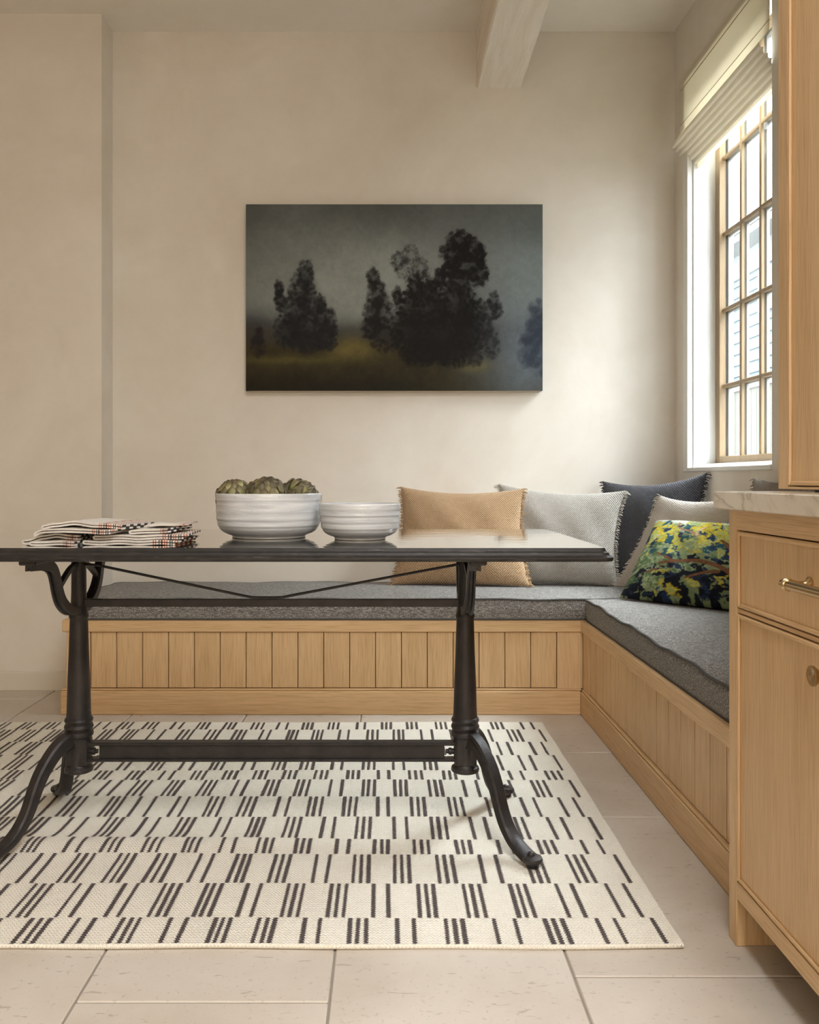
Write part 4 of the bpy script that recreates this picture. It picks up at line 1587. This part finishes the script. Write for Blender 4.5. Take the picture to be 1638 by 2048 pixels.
# ------------------------------------------------------------------ pillows
def pillow(name, BL, BR, TL, TR, thick, mat, label, fringe=None, n=46, pinch=.055, sag=.02, bulge_low=.15, seed=0, colors=None, attr=None):
    BL, BR, TL, TR = [Vector(p) for p in (BL, BR, TL, TR)]
    r = random.Random(seed)
    nor = ((BR - BL).cross(TL - BL)).normalized()
    ph = [r.uniform(0, 6.3) for _ in range(8)]
    org = Vector(((BL + BR) / 2))

    def base(u, v):
        # concave edges between the corner ears
        uu_ = u + pinch * (.5 - u) * 4 * v * (1 - v) * 1.0
        vv_ = v + (pinch * (.5 - v) * 4 * u * (1 - u)) * (1.25 if v > .5 else .35)
        return BL * (1 - uu_) * (1 - vv_) + BR * uu_ * (1 - vv_) + TL * (1 - uu_) * vv_ + TR * uu_ * vv_

    def th(u, v):
        a = max(0, 1 - abs(2 * u - 1) ** 2.6)
        b = max(0, 1 - abs(2 * v - 1) ** 2.6)
        t = (a * b) ** .62
        t *= 1 + bulge_low * (0.5 - v)
        wr = .05 * math.sin(9 * u + ph[0] + 3 * v) * math.sin(7 * v + ph[1]) + .035 * math.sin(19 * (u + v * .6) + ph[2])
        # dents running in from the corners
        wr -= .10 * math.exp(-((u - .12) ** 2 + (v - .82) ** 2) / .01) + .10 * math.exp(-((u - .86) ** 2 + (v - .2) ** 2) / .012)
        return thick / 2 * max(0, t + wr * t)

    V, F, UV = [], [], []
    for s in (1, -1):
        for j in range(n + 1):
            for i in range(n + 1):
                u, v = i / n, j / n
                p = base(u, v) + nor * (s * (th(u, v) + .0012))
                V.append(p)
                UV.append((u, v))
    m = (n + 1) ** 2
    for j in range(n):
        for i in range(n):
            a = j * (n + 1) + i
            F.append((a, a + 1, a + n + 2, a + n + 1))
            F.append((m + a + n + 1, m + a + n + 2, m + a + 1, m + a))
    rimp = [i for i in range(n + 1)] + [j * (n + 1) + n for j in range(1, n + 1)] + [n * (n + 1) + i for i in range(n - 1, -1, -1)] + [j * (n + 1) for j in range(n - 1, 0, -1)]
    for k in range(len(rimp)):
        a, b = rimp[k], rimp[(k + 1) % len(rimp)]
        F.append((b, a, m + a, m + b))
    ov = org.copy()
    pl = thing(name, ov, label, 'pillow', 'pillows on the corner bench')
    cov = from_data('cover', V, F, mat, pl, True, 70)
    uvl = cov.data.uv_layers.new(name='uv')
    uvs = np.array([UV[l.vertex_index] for l in cov.data.loops], dtype=np.float32)
    uvl.data.foreach_set('uv', uvs.ravel())
    if colors is not None:
        a = cov.data.color_attributes.new(attr, 'FLOAT_COLOR', 'POINT')
        c = np.ones((2 * m, 4), dtype=np.float32)
        c[:m, :3] = colors.reshape(-1, 3)
        c[m:, :3] = colors.reshape(-1, 3)
        a.data.foreach_set('color', c.ravel())
    if fringe:
        parts = []
        for side in (0, 1):
            cnt = 110
            for k in range(cnt):
                v = (k + r.uniform(.1, .9)) / cnt
                p0 = base(side, v)
                out = (base(side, v) - base(.5, v)).normalized()
                L = r.uniform(.011, .020)
                if v > .96 or v < .03:
                    L *= 1.5
                d = out + nor * r.uniform(-.75, .75) + Vector((r.uniform(-.3, .3), r.uniform(-.3, .3), r.uniform(-.65, .25)))
                d.normalize()
                d2 = (d + Vector((r.uniform(-.4, .4), r.uniform(-.4, .4), r.uniform(-.7, .1)))).normalized()
                q = [p0 - out * .004, p0 + d * L * .5, p0 + d * L * .5 + d2 * L * .5]
                parts.append(sweep(q, circ(r.uniform(.0014, .0024), 4), scales=[1, .95, .6]))
        fr = from_data('fringe', *join_data(parts), fringe, pl, False)
        fr['kind'] = 'stuff'
    return pl


ZS = .470
pillow('throw_pillow', (.018, 3.840, ZS + .004), (.620, 3.775, ZS + .002), (.060, 3.985, .905), (.598, 3.810, .899), .16, M['tan'],
       'tan jute pillow with fringed sides leaning on the back wall', M['thread_tan'], seed=1, pinch=.10)
pillow('throw_pillow', (.470, 3.885, ZS + .006), (1.000, 3.77, ZS + .004), (.510, 4.000, .918), (1.033, 3.770, .890), .15, M['linen'],
       'light grey linen pillow with fringed sides between the tan and navy ones', M['thread_grey'], seed=2, pinch=.11)
pillow('throw_pillow', (.965, 3.950, ZS + .006), (1.275, 3.55, ZS + .008), (.990, 4.003, .930), (1.314, 3.575, .966), .11, M['navy'],
       'navy wool pillow set diagonally in the corner', M['thread_navy'], seed=3, pinch=.12)
pillow('throw_pillow', (.975, 3.745, ZS + .006), (1.262, 3.26, ZS + .012), (1.128, 3.615, .874), (1.306, 3.21, .875), .085, M['sand'],
       'pale sand linen pillow behind the tapestry one', M['thread_sand'], seed=4, pinch=.10)
pillow('throw_pillow', (1.215, 2.90, ZS + .010), (1.215, 2.42, ZS + .010), (1.285, 3.055, .945), (1.285, 2.50, .935), .11, M['taupe'],
       'taupe fringed pillow mostly hidden behind the counter', M['thread_taupe'], seed=5, pinch=.06)

# tapestry pattern: scalloped foliage clusters with branches
TN = 200
tu, tv = np.meshgrid(np.linspace(0, 1, TN + 1), np.linspace(0, 1, TN + 1))
tn1 = fbm(TN + 1, TN + 1, 10, 4, .6, 21)
tn2 = fbm(TN + 1, TN + 1, 50, 2, .6, 22)
wx, wy = fbm(TN + 1, TN + 1, 9, 3, .6, 31) - .5, fbm(TN + 1, TN + 1, 9, 3, .6, 32) - .5
fx, fy = fbm(TN + 1, TN + 1, 30, 2, .6, 33) - .5, fbm(TN + 1, TN + 1, 30, 2, .6, 34) - .5
uw, vw = tu + .11 * wx + .045 * fx, tv + .11 * wy + .045 * fy
tp = np.ones((TN + 1, TN + 1, 3)) * np.array((.20, .25, .12))
tp = tp * (.7 + .6 * tn1[..., None])
top_m = sstep(.80, .98, tv + .15 * (tn1 - .5))
tp = tp * (1 - top_m[..., None]) + np.array((.58, .60, .52)) * top_m[..., None]
YEL, YG, LG, MG, TEAL, NAVY, INK, PALE = (.50, .40, .03), (.40, .42, .13), (.27, .33, .18), (.10, .16, .07), (.02, .085, .11), (.018, .035, .075), (.008, .010, .018), (.50, .55, .45)
tr_ = random.Random(5)


def cluster(cx, cy, R, col, inner=None):
    global tp
    k = tr_.choice([6, 7, 8, 9])
    ph = tr_.uniform(0, 6)
    sx_, sy_ = tr_.uniform(.75, 1.35), tr_.uniform(.75, 1.35)
    a = np.arctan2(vw - cy, uw - cx)
    d = np.sqrt(((uw - cx) * sx_) ** 2 + ((vw - cy) * sy_) ** 2) + .016 * (tn2 - .5)
    rr = R * (1 + .30 * np.abs(np.sin(k / 2 * a + ph)) - .06)
    msk = sstep(.006, -.006, d - rr)
    c = np.array(col)[None, None] * (.68 + .64 * tn2[..., None]) * (.85 + .3 * (np.sin(40 * d + 3 * a)[..., None] > .2))
    tp = tp * (1 - msk[..., None]) + c * msk[..., None]
    if inner is not None:
        m2 = sstep(.005, -.005, d - rr * .62)
        tp = tp * (1 - m2[..., None]) + np.array(inner)[None, None] * (.7 + .6 * tn2[..., None]) * m2[..., None]


def branch(pts, w0, w1, col=(.17, .075, .035)):
    global tp
    P = smooth_path([(x, y, 0) for x, y in pts], 8)
    for i in range(len(P) - 1):
        t = i / (len(P) - 1)
        a, b = P[i], P[i + 1]
        w = w0 + (w1 - w0) * t
        dx, dy = b.x - a.x, b.y - a.y
        q = np.clip(((tu - a.x) * dx + (tv - a.y) * dy) / (dx * dx + dy * dy), 0, 1)
        d = np.sqrt((tu - a.x - q * dx) ** 2 + (tv - a.y - q * dy) ** 2)
        m = sstep(w + .003, w - .003, d)
        c = np.array(col)[None, None] * (.65 + .8 * tn2[..., None])
        tp = tp * (1 - m[..., None]) + c * m[..., None]


def scatter(n, x0, x1, y0, y1, r0, r1, cols):
    for _ in range(n):
        c = tr_.choice(cols)
        cluster(tr_.uniform(x0, x1), tr_.uniform(y0, y1), tr_.uniform(r0, r1), *c)


scatter(46, 0, 1, .25, .82, .028, .060, [(LG, MG), (MG, None), (LG, None), (PALE, LG), (MG, LG)])
scatter(60, 0, 1, .50, .93, .020, .048, [(TEAL, None), (NAVY, TEAL), (NAVY, None), (TEAL, NAVY)])
scatter(110, 0, 1, .0, .33, .022, .050, [(INK, None), (NAVY, None), (INK, NAVY), (INK, None), (INK, None)])
scatter(46, .02, 1, .50, .95, .026, .056, [(YEL, YG), (YEL, None), (YG, LG), (YEL, YG)])
scatter(26, 0, .33, .06, .55, .026, .055, [(LG, MG), (MG, LG), (LG, None), (MG, None)])
scatter(16, .1, 1, .04, .32, .018, .040, [(YEL, YG), (YG, None), (LG, MG)])
scatter(34, .25, .95, .20, .48, .020, .040, [(INK, None), (NAVY, None), (INK, None), (LG, MG)])
branch([(.97, .05), (.86, .28), (.74, .36), (.55, .40), (.38, .36), (.27, .34)], .030, .012)
branch([(.74, .30), (.62, .27), (.50, .20)], .018, .008)
branch([(.98, .20), (.90, .50), (.82, .62), (.76, .68)], .040, .014)
branch([(.55, .70), (.46, .76), (.36, .80), (.32, .90)], .014, .010, (.30, .18, .10))
branch([(.54, .71), (.55, .80), (.60, .86)], .012, .009, (.45, .32, .22))
branch([(.40, .36), (.30, .42), (.22, .46)], .014, .008)
branch([(.18, .24), (.26, .28)], .010, .008)
scatter(24, .05, 1, .45, .9, .018, .036, [(YEL, YG), (YEL, None), (TEAL, None), (NAVY, None)])
tp = np.clip(tp, 0, 1)
M['tapestry'] = m_attr('embroidered_tapestry', 'stitch', .9, 420, .6, .2)
pillow('throw_pillow', (.900, 3.375, ZS + .010), (1.285, 2.975, ZS + .012), (1.108, 3.575, .778), (1.318, 3.13, .775), .125, M['tapestry'],
       'embroidered tapestry pillow with yellow and green foliage in front', None, n=TN, pinch=.03, seed=6, colors=tp, attr='stitch')

# ------------------------------------------------------------------ outside the window
tag(box('ground', (1.6, 14, -6, 26, -.4, -.3), m_plain('pale_gravel', (.16, .155, .14), .9), None, 0), 'pale ground outside', kind='structure')
HX = 4.6
M['siding'] = m_plain('pale_blue_siding', (.155, .18, .19), .7)
M['h_trim'] = m_plain('house_white_trim', (.24, .24, .23), .7)
M['h_glass'] = m_plain('dark_house_glass', (.09, .105, .115), .15)
M['h_fence'] = m_plain('weathered_fence', (.165, .155, .125), .85)
M['h_roof'] = m_plain('grey_roof', (.20, .20, .20), .9)
house = thing('house', (HX + 2, 10.5, -.3), 'pale blue clapboard house beyond the window', 'house')
box('wall', (HX + .03, HX + 4, 2, 20, -.3, 3.9), M['siding'], house, 0)
k = 0
zz = 1.1
while zz < 3.55:
    V = [(HX, 2, zz), (HX + .03, 2, zz), (HX + .03, 2, zz + .15), (HX + .022, 2, zz + .15),
         (HX, 20, zz), (HX + .03, 20, zz), (HX + .03, 20, zz + .15), (HX + .022, 20, zz + .15)]
    F = [(0, 3, 2, 1), (4, 5, 6, 7), (0, 4, 7, 3), (0, 1, 5, 4), (1, 2, 6, 5), (2, 3, 7, 6)]
    from_data('siding_board', V, F, M['siding'], house, False)
    zz += .148
box('frieze_board', (HX - .02, HX + .03, 2, 20, 3.55, 3.86), M['h_trim'], house, .004)
box('soffit', (HX - .30, HX + .2, 2, 20, 3.86, 3.95), M['h_trim'], house, .004)
rv = [(HX - .32, 1.9, 3.95), (HX + 4.2, 1.9, 3.95), (HX + 2, 1.9, 4.65), (HX - .32, 20.1, 3.95), (HX + 4.2, 20.1, 3.95), (HX + 2, 20.1, 4.65)]
from_data('roof', rv, [(0, 2, 1), (3, 4, 5), (0, 3, 5, 2), (1, 2, 5, 4), (0, 1, 4, 3)], M['h_roof'], house)
for wy in (10.25, 12.8, 7.3):
    w_ = box('window', (HX - .03, HX + .02, wy - .5, wy + .5, 2.98, 3.50), M['h_trim'], house, .004)
    box('pane', (HX - .034, HX - .028, wy - .40, wy - .02, 3.05, 3.44), M['h_glass'], w_, 0)
    box('pane', (HX - .034, HX - .028, wy + .02, wy + .40, 3.05, 3.44), M['h_glass'], w_, 0)
fence = thing('fence', (4.2, 10.5, -.3), 'weathered board fence in front of the clapboard house', 'fence')
for i in range(64):
    y = 4 + i * .15
    box('board', (4.18, 4.2, y + .004, y + .146, -.3, 1.98), M['h_fence'], fence, .003)
box('rail', (4.15, 4.22, 4, 13.6, 1.98, 2.04), M['h_trim'], fence, .003)
